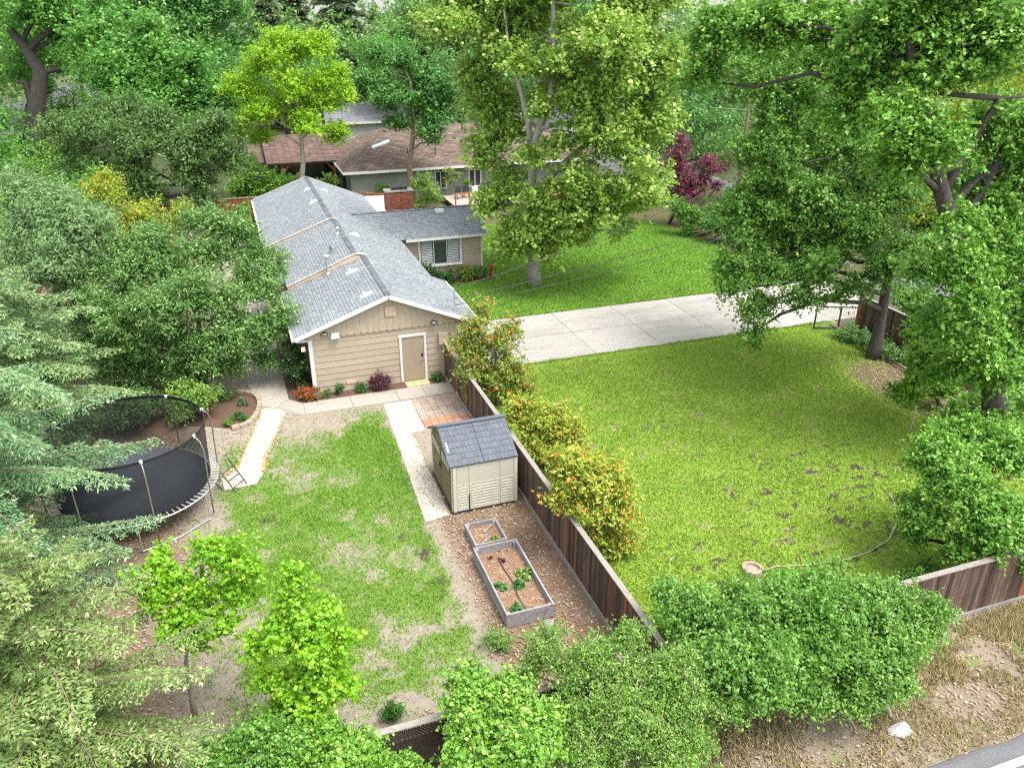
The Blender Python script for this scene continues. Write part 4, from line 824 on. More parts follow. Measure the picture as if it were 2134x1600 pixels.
MB().box(11.0, 11.5, 44.75, 45.1, 3.42, 3.60).build('roof_vent', M['metal_white'], house)
for a, b in ((42.78,45.3),(47.82,45.3)): MB().bar((13.515,a,2.48),(13.515,b,3.53), .03, .15).build('rake_board', M['trim_white'], house)
win = MB().box(9.50, 12.04, 43.10, 43.17, 2.36, 2.50).box(9.50, 12.04, 43.10, 43.17, .80, .92).box(9.50, 9.62, 43.10, 43.17, .92, 2.36).box(11.92, 12.04, 43.10, 43.17, .92, 2.36).build('window', M['trim_white'], house)
MB().box(9.46, 12.08, 43.04, 43.10, .77, .82).build('sill', M['trim_white'], win)
for i, a in enumerate((9.62, 10.40, 11.17)):
    b = a + .75
    if i: MB().box(a-.03, a+.01, 43.11, 43.17, .92, 2.36).build('mullion', M['trim_white'], win)
    MB().box(a+.012, b-.03, 43.145, 43.16, .93, 2.35).build('pane', M['glass'], win)
    if i != 1:
        for s in range(14):
            z = .97 + s*.098
            MB().hexa([(a+.05,43.118,z),(b-.06,43.118,z),(b-.06,43.142,z+.045),(a+.05,43.142,z+.045),(a+.05,43.118,z+.008),(b-.06,43.118,z+.008),(b-.06,43.142,z+.053),(a+.05,43.142,z+.053)]).build('blind_slat', M['blind'], win)
MB().box(12.62, 12.84, 43.02, 43.17, 2.28, 2.40).build('floodlight', M['dark_metal'], house)
MB().slab([(8.36,47.9,2.66),(9.85,47.9,2.60),(9.85,54.3,2.60),(8.36,54.3,2.66)], .14).build('flat_roof', M['roof_flat'], house)
MB().box(8.4, 9.7, 48, 54, 0, 2.44).build('lean_to', M['siding'], house)

ch = MB().box(8.42, 9.88, 45.74, 46.42, 2.9, 4.50).build('chimney', M['mortar'], house)
bk = MB().box(-.10,.10,-.045,.045,-.031,.031).mesh('brick', M['brick']); bks = MB().box(-.045,.045,-.10,.10,-.031,.031).mesh('brick', M['brick'])
hx, hy, hz = house.location
for c in range(18):
    z = 3.28 + c*.0715; off = .105*(c % 2)
    for i in range(7):
        xx = 8.53 + i*.21 + off
        if xx < 9.83: local('brick', bk, ch, (xx, 45.705+random.uniform(-.004,.004), z))
    if c > 3:
        for i in range(3):
            for X in (8.385, 9.915): local('brick', bks, ch, (X, 45.82 + i*.21 + off*.4, z))
MB().box(8.33, 9.97, 45.64, 46.52, 4.58, 4.66).build('chimney_crown', M['concrete'], ch)
for X in (8.95, 9.45):
    MB().box(X-.2, X+.2, 45.9, 46.3, 4.66, 4.80).box(X-.24, X+.24, 45.86, 46.34, 4.80, 4.84).build('flue_cap', M['dark_metal'], ch)

# terracotta pots by the side entry
for i, (X, Y, s) in enumerate(((1.45,43.6,1.0),(1.25,44.3,.8),(1.55,44.9,.9))):
    m = MB(); m.tube([(X,Y,.02),(X,Y,.30*s),(X,Y,.31*s),(X,Y,.40*s)], [.13*s,.19*s,.22*s,.22*s], 12)
    tag(m.build('plant_pot', M['terracotta']), ('large round terracotta pot at the side entry','small terracotta pot at the side entry','medium terracotta pot deepest in the side entry')[i], 'pot', 'pots by the side entry')
# small roof over the side entry
pc = empty('side_porch', (1.2,38.5,0), 'small flat white canopy over the side entry, half hidden by the evergreen', 'canopy')
MB().slab([(.35,36.6,2.72),(2.2,36.6,2.78),(2.2,41.0,2.78),(.35,41.0,2.72)], .10).build('canopy_roof', M['roof_flat'], pc)
for Y in (36.8, 40.8): MB().box(.42,.54,Y-.06,Y+.06,0,2.63).build('post', M['trim_white'], pc)

# service drop: three cables sagging from the mast towards the street
def cable(a, b, sag, label):
    a, b = np.array(a), np.array(b); t = np.linspace(0, 1, 25)[:,None]; p = a*(1-t)+b*t; p[:,2] -= (4*sag*t*(1-t))[:,0]
    tag(MB().tube([tuple(q) for q in p], .016, 5).build('overhead_cable', M['wire']), label, 'cable', 'service cables from the house mast')
cable((8.02,30.2,3.75), (34,42,6.6), .5, 'highest overhead cable running from the mast over the side lawn')
cable((8.02,30.2,3.35), (34,37.2,5.6), .6, 'middle overhead cable running from the mast over the side lawn')
cable((8.02,30.2,3.05), (34,36.6,5.2), .7, 'lowest overhead cable running from the mast over the side lawn')

# ================================================================ fences
def fence_run(name, label, axis, c, a0, a1, h, face, group=None, lattice=False, seed=1, kick=True, boards='cedar_board', bwid=.142, start=None):
    """boards along X (axis 'x', at y=c) or along Y (axis 'y', at x=c); face = the side (+1/-1) the boards are nailed to"""
    r = random.Random(seed)
    mid = (a0+a1)/2
    root = empty(name, (mid, c, 0) if axis == 'x' else (c, mid, 0), label, 'fence', group)
    def pc(s0, s1, d0, d1, z0, z1):
        return MB().box(s0, s1, c+min(d0,d1), c+max(d0,d1), z0, z1) if axis == 'x' else MB().box(c+min(d0,d1), c+max(d0,d1), s0, s1, z0, z1)
    top = h - (.34 if lattice else .04)
    a = a0; prev = None
    while a < a1 - .03:
        w = min(bwid*r.uniform(.93, 1.05), a1-a)
        lean = r.uniform(-.006,.006)
        pc(a+.003, a+w-.003, face*.025, face*(.043+r.uniform(0,.008)), .10+r.uniform(-.01,.01), top+r.uniform(-.006,.006)).build('fence_board', M['red_board'] if r.random() < .05 else M[boards], root)
        a += w
    for z in (.35, h*.55, top-.12): pc(a0, a1, -face*.018, face*.022, z, z+.085).build('fence_rail', M['grey_rail'], root)
    pc(a0, a1, -.075, .075, h-.035, h).build('cap_rail', M['grey_rail'], root)
    if kick: pc(a0, a1, face*.056, face*.092, .0, .16).build('kickboard', M['grey_rail'], root)
    n = max(1, int(round((a1-a0)/2.4)))
    for i in range(n+1):
        s = a0 + (a1-a0)*i/n; s = min(max(s, a0+.05), a1-.05)
        pc(s-.045, s+.045, -face*.11, -face*.02, 0, h-.036).build('fence_post', M['cedar_board'], root)
    if lattice:
        L = MB(); z0, z1 = top+.02, h-.04; st = .085
        hgt = z1-z0; s = a0
        while s < a1-hgt:
            for sg in (1, -1):
                A, B = (s, z0), (s+hgt, z1)
                if sg < 0: A, B = (s, z1), (s+hgt, z0)
                off = face*(.03 if sg > 0 else .04)
                p, q = ((A[0], c+off, A[1]), (B[0], c+off, B[1])) if axis == 'x' else ((c+off, A[0], A[1]), (c+off, B[0], B[1]))
                L.bar(p, q, .008, .038, (0,1,0) if axis == 'y' else (0,0,1))
            s += st
        tag(L.build('lattice', M['dark_lattice'], root), None, None, None, 'stuff')
    return root
fence_run('board_fence', 'long dark board fence with grey cap between back yard and front lawn', 'y', 7.5, 11.36, 29.9, 1.66, -1, seed=3)
fence_run('verge_fence', 'dark board fence with grey cap along the dry verge', 'x', 11.3, 7.6, 25.5, 1.70, -1, seed=4)
fence_run('lattice_fence', 'rear board fence topped with dark lattice under the bottom bushes', 'x', 11.3, -12, 7.38, 1.50, -1, lattice=True, seed=5, kick=False, boards='dark_lattice')
fence_run('street_fence', 'short dark fence with reddish boards behind the driveway oak', 'y', 27.75, 19, 28.4, 1.75, -1, seed=6)
fence_run('backyard_end_fence', 'reddish brown board fence beyond the far end of the house', 'x', 61.0, -5.2, 2.6, 1.75, -1, seed=7, kick=False, boards='red_board', bwid=.15)

# wire mesh gate swung open over the driveway, mesh panel by the street
def mesh_panel(name, label, cat, a, b, h, z0=.06, step=.10, frame='dark_metal'):
    a, b = Vector((*a, 0)), Vector((*b, 0)); d = b-a; L = d.length; d.normalize()
    root = empty(name, tuple((a+b)/2), label, cat)
    P = lambda s, z: tuple(a + d*s + Vector((0,0,z)))
    f = MB(); f.bar(P(0,z0),P(L,z0),.04,.05); f.bar(P(0,h),P(L,h),.04,.05); f.build('frame', M[frame], root)
    for s in (0, L/2, L): MB().bar(P(s,0),P(s,h+.05),.06,.06,(1,0,0)).build('post', M[frame], root)
    w = MB(); s = step
    while s < L: w.bar(P(s,z0),P(s,h),.008,.008,(1,0,0)); s += step
    z = z0+step
    while z < h: w.bar(P(0,z),P(L,z),.008,.008); z += step
    tag(w.build('wire_mesh', M['galv'], root), None, None, None, 'stuff')
    return root
mesh_panel('driveway_gate', 'low wire mesh gate with dark frame standing open on the driveway', 'gate', (25.9,29.4), (28.0,28.5), 1.15)
mesh_panel('mesh_fence', 'wire mesh fence panel with dark posts beside the driveway mouth', 'fence', (27.9,36.6), (30.6,37.4), 1.1)
pe = empty('gate_surround', (31.0,38.2,0), 'dark wooden frame of two posts and a sloping top rail by the mesh fence', 'frame')
MB().bar((30.2,39.6,1.75),(31.0,37.3,1.6),.12,.12).build('top_rail', M['dark_lattice'], pe)
for X, Y, h in ((30.25,39.5,1.7),(30.98,37.4,1.56)): MB().box(X-.06,X+.06,Y-.06,Y+.06,0,h).build('post', M['cedar_board'], pe)
gp = MB().box(27.62,27.80,28.45,28.63,0,2.0).box(27.58,27.84,28.41,28.67,2.0,2.05).build('gate_post', M['red_board'])
tag(gp, 'stout reddish wooden gate post behind the oak trunk', 'post')

# ================================================================ storage shed
sh = empty('storage_shed', (6.15,21.35,0), 'beige plastic garden shed with slate blue shingle-pattern roof and brown doors', 'shed')
X0, X1, Y0, Y1 = 5.10, 7.15, 20.05, 22.65; EZ, RZ, RY = 1.74, 2.42, 21.35
b_ = MB(); gab = [(Y0,.06),(Y1,.06),(Y1,EZ-.06),(Y1-.35,1.85),(RY,2.34),(Y0+.35,1.85),(Y0,EZ-.06)]
b_.add([(X0+.04,y,z) for y, z in gab]+[(X1,y,z) for y, z in gab], [tuple(range(6,-1,-1)), tuple(range(7,14))]+[(i,(i+1)%7,7+(i+1)%7,7+i) for i in range(7)])
b_.build('body', M['shed_beige'], sh)
MB().box(X0-.04, X1+.02, Y0-.03, Y1+.03, 0, .06).build('base', M['dark_metal'], sh)
# front wall: three panels, plain above and lapped below
cols = [X0+.12, 5.62, 6.62, X1-.06]
for i in range(3):
    a, b = cols[i]+.012, cols[i+1]-.012
    MB().box(a, b, Y0-.016, Y0+.01, 1.02, EZ-.05).build('wall_panel', M['shed_beige'], sh)
    MB().box(a, b, Y0-.026, Y0+.01, .97, 1.015).build('rail', M['shed_trim'], sh)
    MB().box(a, b, Y0-.026, Y0+.01, .08, .16).build('rail', M['shed_trim'], sh)
    for s in (a, b-.05): MB().box(s, s+.05, Y0-.024, Y0+.01, .16, .97).build('stile', M['shed_trim'], sh)
    for k_ in range(8):
        z = .17+.10*k_
        MB().hexa([(a+.055,Y0-.030,z),(b-.055,Y0-.030,z),(b-.055,Y0+.01,z),(a+.055,Y0+.01,z),(a+.055,Y0-.004,z+.092),(b-.055,Y0-.004,z+.092),(b-.055,Y0+.01,z+.092),(a+.055,Y0+.01,z+.092)]).build('siding_slat', M['shed_beige'], sh)
for X in (X0+.02, X1-.06): MB().box(X, X+.10, Y0-.032, Y0+.02, .06, EZ-.02).build('corner_trim', M['shed_trim'], sh)
MB().box(5.60, 5.64, Y0-.04, Y0-.02, .08, .62).build('tie_strap', M['dark_metal'], sh)
# roof: two moulded halves each side of a seam, tabs in staggered courses
for sg in (-1, 1):
    eY = Y0-.06 if sg < 0 else Y1+.06
    E = Vector((X0-.10, eY, EZ-.03)); Rr = Vector((X0-.10, RY, RZ)); V = (Rr-E); Lv = V.length; V.normalize(); U = Vector((1,0,0)); N = U.cross(V); N = N if N.z > 0 else -N
    half = (X1+.06 - X0+.10)/2
    for hN in range(2):
        q = [E+U*(hN*half+.006), E+U*((hN+1)*half-.006), E+U*((hN+1)*half-.006)+V*Lv, E+U*(hN*half+.006)+V*Lv]
        rp = MB().slab(q, .05).build('roof_panel', M['shed_roof'], sh)
        rows = 7; rh = Lv/rows
        for j in range(rows):
            s = hN*half+.012; stag = (j % 3)*.05; i = 0
            while s < (hN+1)*half-.03:
                w = (.115 if (i+j) % 3 else .165) - (stag if i == 0 else 0); e = min(s+w, (hN+1)*half-.01)
                lo = j*rh + (.022 if (i+j*2) % 3 == 0 else 0.0)
                pts = [E+U*(s+.004)+V*lo, E+U*(e-.004)+V*lo, E+U*(e-.004)+V*((j+1)*rh), E+U*(s+.004)+V*((j+1)*rh)]
                hs = (.018, .018, .004, .004)
                MB().hexa([p-N*.002 for p in pts]+[p+N*h for p, h in zip(pts, hs)]).build('shingle_tab', M['shed_roof'], rp)
                s += w; i += 1
MB().bar((X0-.12,RY,RZ+.02),(X1+.08,RY,RZ+.02),.16,.04).build('ridge_strip', M['shed_roof'], sh)
# gable front: arched trim and double doors with barred lights
arch = [(X0+.02, Y0+.06+ (Y1-Y0-.12)*t, EZ-.12 + .60*math.sin(math.pi*t)**.8) for t in np.linspace(0,1,17)]
MB().tube(arch, .045, 6).build('arch_trim', M['shed_trim'], sh)
for Y in (Y0+.03, Y1-.13): MB().box(X0-.01, X0+.06, Y, Y+.10, .06, EZ-.08).build('door_jamb', M['shed_trim'], sh)
for i, (a, b) in enumerate(((Y0+.16,RY-.012),(RY+.012,Y1-.16))):
    d = MB().box(X0+.0, X0+.04, a, b, .08, EZ-.08); d.hexa([(X0,a,EZ-.08),(X0+.04,a,EZ-.08),(X0+.04,b,EZ-.08),(X0,b,EZ-.08),(X0,a,EZ+(.02 if i == 0 else .36)),(X0+.04,a,EZ+(.02 if i == 0 else .36)),(X0+.04,b,EZ+(.36 if i == 0 else .02)),(X0,b,EZ+(.36 if i == 0 else .02))])
    d = d.build('door', M['shed_door'], sh)
    MB().box(X0-.018, X0, a+.10, b-.10, 1.32, EZ-.10).build('door_light', M['window_dark'], d)
    for t in (.25,.5,.75): MB().box(X0-.026, X0-.018, a+.10+(b-a-.2)*t-.012, a+.10+(b-a-.2)*t+.012, 1.32, EZ-.10).build('glazing_bar', M['shed_trim'], d)
    MB().box(X0-.026, X0-.018, a+.10, b-.10, 1.47, 1.49).build('glazing_bar', M['shed_trim'], d)
    for z0, z1 in ((.16,.62),(.70,1.22)):
        for s in np.arange(a+.10, b-.12, .11): MB().box(X0-.014, X0, s, s+.095, z0, z1).build('door_plank', M['shed_door'], d)
    MB().tube([(X0,RY+(-.07 if i == 0 else .07),.95),(X0-.05,RY+(-.07 if i == 0 else .07),.97),(X0-.05,RY+(-.07 if i == 0 else .07),1.13),(X0,RY+(-.07 if i == 0 else .07),1.15)], .016, 6).build('handle', M['dark_metal'], d)

# ================================================================ raised beds and their plants
def raised_bed(x0, x1, y0, y1, h, label, t=.05):
    r = empty('raised_bed', ((x0+x1)/2,(y0+y1)/2,0), label, 'planter', 'raised vegetable beds')
    n = 2; bh = h/n
    for k_ in range(n):
        z0, z1 = k_*bh+.003, (k_+1)*bh-.003
        MB().box(x0, x1, y0, y0+t, z0, z1).build('side_board', M['bed_wood'], r); MB().box(x0, x1, y1-t, y1, z0, z1).build('side_board', M['bed_wood'], r)
        MB().box(x0, x0+t, y0+t+.002, y1-t-.002, z0, z1).build('side_board', M['bed_wood'], r); MB().box(x1-t, x1, y0+t+.002, y1-t-.002, z0, z1).build('side_board', M['bed_wood'], r)
    for X in (x0+t, x1-t-.08):
        for Y in (y0+t, y1-t-.08): MB().box(X+.001, X+.079, Y+.001, Y+.079, 0, h-.03).build('corner_post', M['bed_wood'], r)
    nx, ny = 10, 20; X, Y = np.meshgrid(np.linspace(x0+t,x1-t,nx), np.linspace(y0+t,y1-t,ny)); Z = h*.42 + .05*fbm(X*3,Y*3,9)
    m = MB(); m.v = [(a,b,c) for a,b,c in zip(X.ravel(),Y.ravel(),Z.ravel())]; m.f = [(j*nx+i,j*nx+i+1,(j+1)*nx+i+1,(j+1)*nx+i) for j in range(ny-1) for i in range(nx-1)]
    m.build('soil', M['bed_soil'], r, True)
    return r
raised_bed(5.02, 6.32, 14.75, 17.68, .42, 'large weathered grey timber raised bed with rows of seedlings')
raised_bed(5.16, 6.14, 17.90, 19.02, .30, 'small weathered grey timber raised bed beside the shed')
R3 = np.random.default_rng(5)
for nm, (x0,x1,y0,y1,z), n, lb in (('large_bed_litter',(5.1,6.25,14.85,17.6,.21),260,'dry leaves on the soil of the large raised bed'),('small_bed_litter',(5.22,6.08,17.96,18.95,.15),90,'dry leaves on the soil of the small raised bed')):
    flakes(nm, R3.uniform((x0,y0),(x1,y1),(n,2)), .035, M['litter'], 99, lb, z)
for (a, b, z) in (((5.35,17.95,.17),(5.85,18.5,.24),.0),):
    st = MB().bar((5.62,18.55,.19),(5.98,18.86,.22),.05,.025).build('loose_stick', M['bed_wood']); tag(st, 'dark stick lying across the small raised bed soil', 'stick')
    st = MB().bar((5.42,18.10,.185),(5.80,18.32,.2),.045,.02).build('loose_stick', M['bed_wood']); tag(st, 'short stick beside the seedling in the small raised bed', 'stick')
hs = MB().tube([(5.65,14.9,.225),(5.6,15.5,.23),(5.68,16.1,.225),(5.62,16.8,.23),(5.66,17.3,.225)], .014, 6).build('drip_line', M['wire']); tag(hs, 'thin dark drip line along the middle of the large raised bed', 'hose')
sb = MB().hexa([(5.85,14.28,0),(6.15,14.2,0),(6.2,14.5,0),(5.9,14.55,0),(5.88,14.32,.18),(6.12,14.26,.2),(6.14,14.46,.2),(5.92,14.5,.18)]).build('cement_block', M['bed_wood']); tag(sb, 'grey cement block at the foot of the large raised bed', 'block')

# ================================================================ trampoline
TC, TR, TZ = (-4.05, 23.6), 2.42, .90
tr = empty('trampoline', (*TC, 0), 'round black trampoline with safety net and slanting poles beneath the blue cedar', 'trampoline')
def ring(rad, z, n=48, ph=0): return [(TC[0]+rad*math.cos(2*math.pi*k/n+ph), TC[1]+rad*math.sin(2*math.pi*k/n+ph), z) for k in range(n+1)]
MB().tube(ring(TR, TZ), .026, 8).build('frame_ring', M['galv'], tr, True)
mt = MB(); pr = ring(TR-.26, TZ+.012)[:-1]; pz = [(TC[0]+(x-TC[0])*.5, TC[1]+(y-TC[1])*.5, TZ-.03) for x, y, z in pr]; n = len(pr)
mt.v = pr + pz + [(TC[0],TC[1],TZ-.045)]; mt.f = [(i,(i+1)%n,n+(i+1)%n,n+i) for i in range(n)] + [(n+i,n+(i+1)%n,2*n) for i in range(n)]
mt.build('jumping_mat', M['mat_black'], tr, True)
MB().tube(ring(TR-.26, TZ+.014), .016, 6).build('mat_edge', M['foam'], tr)
spr = MB().tube([(0,0,0),(.24,0,.0)], .013, 5).mesh('spring', M['metal_white'])
for k_ in range(84):
    a = 2*math.pi*k_/84
    local('spring', spr, tr, ((TR-.25)*math.cos(a), (TR-.25)*math.sin(a), TZ+.014), (0,0,a))
for k_ in range(8):
    a = 2*math.pi*(k_+.35)/8; c, s = math.cos(a), math.sin(a); P = lambda r, z: (TC[0]+r*c, TC[1]+r*s, z)
    p = MB().tube([P(TR+.05,.12),P(TR+.06,TZ),P(TR+.10,2.35),P(TR+.02,2.62),P(TR-.12,2.78)], .022, 8).build('net_pole', M['steel_pole'], tr, True)
    MB().tube([P(TR-.13,2.75),P(TR-.13,2.83)], .05, 8).build('pole_cap', M['metal_white'], p)
for k_ in range(4):
    a0 = 2*math.pi*(k_+.05)/4; a1 = a0 + 2*math.pi/8*1.15
    P = lambda a, r, z: (TC[0]+r*math.cos(a), TC[1]+r*math.sin(a), z)
    MB().tube([P(a0,TR,TZ),P(a0,TR+.05,.05),P((a0+a1)/2,TR-.05,.03),P(a1,TR+.05,.05),P(a1,TR,TZ)], .026, 8).build('leg', M['galv'], tr)
net = MB(); n = 64; lev = [(TR-.22,TZ+.02),(TR-.20,1.7),(TR-.14,2.78)]
rr = [ring(r, z, n)[:-1] for r, z in lev]; net.v = [p for q in rr for p in q]; net.f = [(j*n+i,j*n+(i+1)%n,(j+1)*n+(i+1)%n,(j+1)*n+i) for j in range(2) for i in range(n)]
net.build('safety_net', M['netting'], tr, True)
hem = MB(); ra, rb = ring(TR-.137, 2.72, n)[:-1], ring(TR-.13, 2.82, n)[:-1]; hem.v = ra+rb; hem.f = [(i,(i+1)%n,n+(i+1)%n,n+i) for i in range(n)]
hem.build('net_hem', M['foam'], tr, True)
MB().tube(ring(TR-.135, 2.80), .018, 6).build('top_hoop', M['foam'], tr, True)
ldr = MB(); A, B = Vector((-1.52,24.15,.86)), Vector((-1.05,23.75,.02)); sd = Vector((.18,.22,0))
for s in (-1,1): ldr.tube([A+sd*s, B+sd*s], .02, 6)
for t in (.3,.6,.85): ldr.tube([A.lerp(B,t)-sd, A.lerp(B,t)+sd], .018, 6)
ldr.build('ladder', M['dark_metal'], tr)

# curved edging of blocks round the corner bed
ed = empty('block_edging', (-.4,29.4,0), 'curved row of tan concrete blocks edging the corner bed', 'edging')
epts = [(-1.08,28.05),(-.80,28.14),(-.58,28.32),(-.42,28.58),(-.29,28.88),(-.20,29.2),(-.15,29.52),(-.12,29.84),(-.13,30.16),(-.19,30.47),(-.32,30.76),(-.52,31.0),(-.78,31.18)]
eb = MB().hexa([(-.15,-.09,0),(.15,-.09,0),(.13,.09,0),(-.13,.09,0),(-.145,-.085,.13),(.145,-.085,.13),(.125,.085,.13),(-.125,.085,.13)]).mesh('block', M['edge_block'])
for i, p in enumerate(epts):
    q = epts[min(i+1,len(epts)-1)]; o_ = epts[max(i-1,0)]; a = math.atan2(q[1]-o_[1], q[0]-o_[0])
    local('block', eb, ed, (p[0]+.4, p[1]-29.4, random.uniform(0,.015)), (0,0,a+random.uniform(-.05,.05)))

# ================================================================ odds and ends on the lawns and verge
ho = MB().tube([(12.45,14.5,.03),(12.95,14.55,.03),(13.8,14.3,.035),(14.7,14.15,.03),(15.8,14.2,.035),(16.85,14.5,.03),(17.8,15.2,.03),(18.5,16.1,.03),(18.75,16.9,.03)], .020, 8).build('garden_hose', M['hose'], None, True); tag(ho, 'pale hose curving over the litter at the lawn edge', 'hose')
wl = MB(); n = 14
for r_, z in ((.30,0),(.29,.14),(.20,.15),(.18,.07)): wl.v += [(12.2+r_*(1+.06*math.sin(5*k_))*math.cos(2*math.pi*k_/n), 14.62+r_*(1+.06*math.cos(3*k_))*math.sin(2*math.pi*k_/n), z) for k_ in range(n)]
wl.f = [(j*n+i,j*n+(i+1)%n,(j+1)*n+(i+1)%n,(j+1)*n+i) for j in range(3) for i in range(n)] + [tuple(3*n+i for i in range(n))]
tag(wl.build('cut_stump', M['edge_block']), 'low round hollow stump at the near edge of the front lawn', 'stump')
pp = MB().tube([(12.08,14.2,.08),(11.9,13.7,.14),(11.72,13.25,.06)], .03, 7).build('bent_pipe', M['hose']); tag(pp, 'short pale bent pipe lying below the stump', 'pipe')
rg = MB(); rg.v = [(11.75,8.95,.0),(12.0,8.75,.0),(12.28,8.80,.0),(12.36,9.0,.0),(12.1,9.12,.0),(11.85,9.1,.0),(12.0,8.92,.20),(12.12,8.95,.25),(12.05,9.02,.17)]
rg.f = [(0,1,6),(1,7,6),(1,2,7),(2,3,7),(3,8,7),(3,4,8),(4,5,8),(5,6,8),(5,0,6),(6,7,8)]
tag(rg.build('plastic_bag', M['cloth_white']), 'crumpled white bag lying on the dry verge', 'bag')
rk = MB(); n = 9
for r_, z in ((.20,0),(.24,.08),(.17,.17)): rk.v += [(9.55+r_*(1+.12*math.sin(3*k_+z*9))*math.cos(2*math.pi*k_/n), 8.25+r_*.8*math.sin(2*math.pi*k_/n), z) for k_ in range(n)]
rk.f = [(j*n+i,j*n+(i+1)%n,(j+1)*n+(i+1)%n,(j+1)*n+i) for j in range(2) for i in range(n)] + [tuple(2*n+i for i in range(n))]
tag(rk.build('verge_rock', M['stone_bit'], None, True), 'pale rounded rock on the verge at the foot of the bushes', 'rock')
pl = MB().tube([(22.5,19.6,0),(22.5,19.6,1.0)], .03, 8).box(22.46,22.54,19.56,19.64,1.0,1.06).build('marker_post', M['hose']); tag(pl, 'thin pale stake standing at the shady edge of the lawn', 'stake')
hy_ = MB().tube([(13.62,42.6,0),(13.62,42.6,.55)], .10, 10).tube([(13.62,42.6,.55),(13.62,42.6,.62),(13.62,42.6,.74)], [.15,.15,.05], 10).tube([(13.45,42.6,.45),(13.79,42.6,.45)], .05, 8).build('standpipe', M['red_paint']); tag(hy_, 'red standpipe at the corner of the wing', 'standpipe')
for i, (X, Y) in enumerate(((26.3,24.6),)):
    e_ = MB()
    for a in range(24):
        t0, t1 = a/24, (a+1)/24
        e_.bar((27.0-1.6*t0**1.6,29.5-11*t0,.05),(27.0-1.6*t1**1.6,29.5-11*t1,.05),.08,.10)
    tag(e_.build('bed_edging', M['edge_block']), 'thin pale edging strip curving round the fence bed', 'edging')

# ================================================================ the neighbours
nb = empty('neighbour_house', (16,68,0), 'sage green house with brown hipped roof beyond the side lawn', 'house')
MB().box(9.0, 30, 64.0, 75.5, 0, 2.62).build('wall', M['sage'], nb)
A = (8.4,63.4,2.62); B = (30.6,63.4,2.62); C_ = (30.6,76,2.62); D_ = (8.4,76,2.62); r0, r1 = (13.2,69.7,5.05), (26,69.7,5.05)
nr = MB().add([A,B,C_,D_,r0,r1], [(0,1,5,4),(1,2,5),(2,3,4,5),(3,0,4),(3,2,1,0)]).build('roof', M['brown_roof_dark'], nb)
def courses(parent, poly, n_rows, mat, seed, tab=.5):
    """shingle courses on a triangle or quad roof face: poly = eave a, eave b, top b, top a"""
    a, b, tb, ta = (np.array(p, float) for p in poly); r = np.random.default_rng(seed); q = []; vv = []
    nrm = np.cross(b-a, ta-a); nrm /= np.linalg.norm(nrm); nrm = nrm if nrm[2] > 0 else -nrm
    for j in range(n_rows):
        t0, t1 = j/n_rows, min((j+1.1)/n_rows, 1); l0, l1, m0, m1 = a+(ta-a)*t0, a+(ta-a)*t1, b+(tb-b)*t0, b+(tb-b)*t1
        L = np.linalg.norm(m0-l0); k_ = max(1, int(L/tab))
        for i in range(k_):
            s0, s1 = (i+.03)/k_, (i+.97)/k_; h = .02+r.uniform(0,.02)
            P = [l0+(m0-l0)*s0+nrm*h, l0+(m0-l0)*s1+nrm*h, l1+(m1-l1)*s1+nrm*.006, l1+(m1-l1)*s0+nrm*.006]
            q += P + [P[0]-nrm*h, P[1]-nrm*h, P[1], P[0]]; v = r.random(); vv += [v, v]
    tag(link('shingle_courses', np_mesh('shingle_courses', np.array(q), 4, M[mat], {'v': np.array(vv)}), parent), None, None, None, 'stuff')
courses(nr, (A,B,r1,r0), 34, 'brown_roof', 1); courses(nr, (D_,A,r0,r0), 34, 'brown_roof', 2); courses(nr, (B,C_,r1,r1), 34, 'brown_roof', 3)
MB().box(8.35, 30.65, 63.32, 63.40, 2.44, 2.62).build('gutter', M['trim_white'], nb); MB().bar((8.36,63.4,2.53),(8.36,76,2.53),.08,.18).build('gutter', M['trim_white'], nb)
def nwin(x0, x1, z0, z1, y=63.97):
    w = MB().box(x0,x1,y-.05,y+.03,z0,z0+.09).box(x0,x1,y-.05,y+.03,z1-.09,z1).box(x0,x0+.09,y-.05,y+.03,z0+.09,z1-.09).box(x1-.09,x1,y-.05,y+.03,z0+.09,z1-.09).build('window', M['trim_white'], nb)
    MB().box(x0+.09,x1-.09,y-.02,y+.02,z0+.09,z1-.09).build('pane', M['glass'], w); MB().box((x0+x1)/2-.04,(x0+x1)/2+.04,y-.04,y-.02,z0+.09,z1-.09).build('mullion', M['trim_white'], w)
nwin(15.75, 16.75, .75, 2.2); nwin(18.6, 19.7, .75, 2.2)
MB().hexa([(11.3,66.4,3.78),(12.9,67.3,4.13),(12.9,67.6,4.23),(11.3,66.7,3.9),(11.3,66.4,3.9),(12.9,67.3,4.25),(12.9,67.6,4.35),(11.3,66.7,4.02)]).build('skylight', M['metal_white'], nb)
for X, Y in ((14.0,65.6),(16.2,65.2)): MB().tube([(X,Y,3.2),(X,Y,3.85)], .06, 8).build('vent_pipe', M['brown_roof'], nb)
# timber porch on its west side
MB().box(3.4, 9.0, 71.5, 76, 0, 2.6).build('porch_wall', M['window_dark'], nb)  # shade of the porch recess is put into this near-black wall colour
pf = MB().slab([(3.0,68.3,2.75),(9.2,68.3,2.75),(9.2,73.5,4.25),(3.0,73.5,4.25)], .12).slab([(3.0,73.5,4.25),(9.2,73.5,4.25),(9.2,78,2.9),(3.0,78,2.9)], .12).build('porch_roof', M['brown_roof_dark'], nb)
courses(pf, ((3.0,68.3,2.76),(9.2,68.3,2.76),(9.2,73.5,4.26),(3.0,73.5,4.26)), 28, 'brown_roof_dark', 4)
pw = MB().slab([(1.8,69.5,2.7),(3.0,69.5,2.7),(3.0,73.5,3.7),(1.8,73.5,3.7)], .12).build('side_roof', M['brown_roof'], nb); MB().box(2.0,3.4,70.2,75,0,2.6).build('wall', M['sage'], nb)
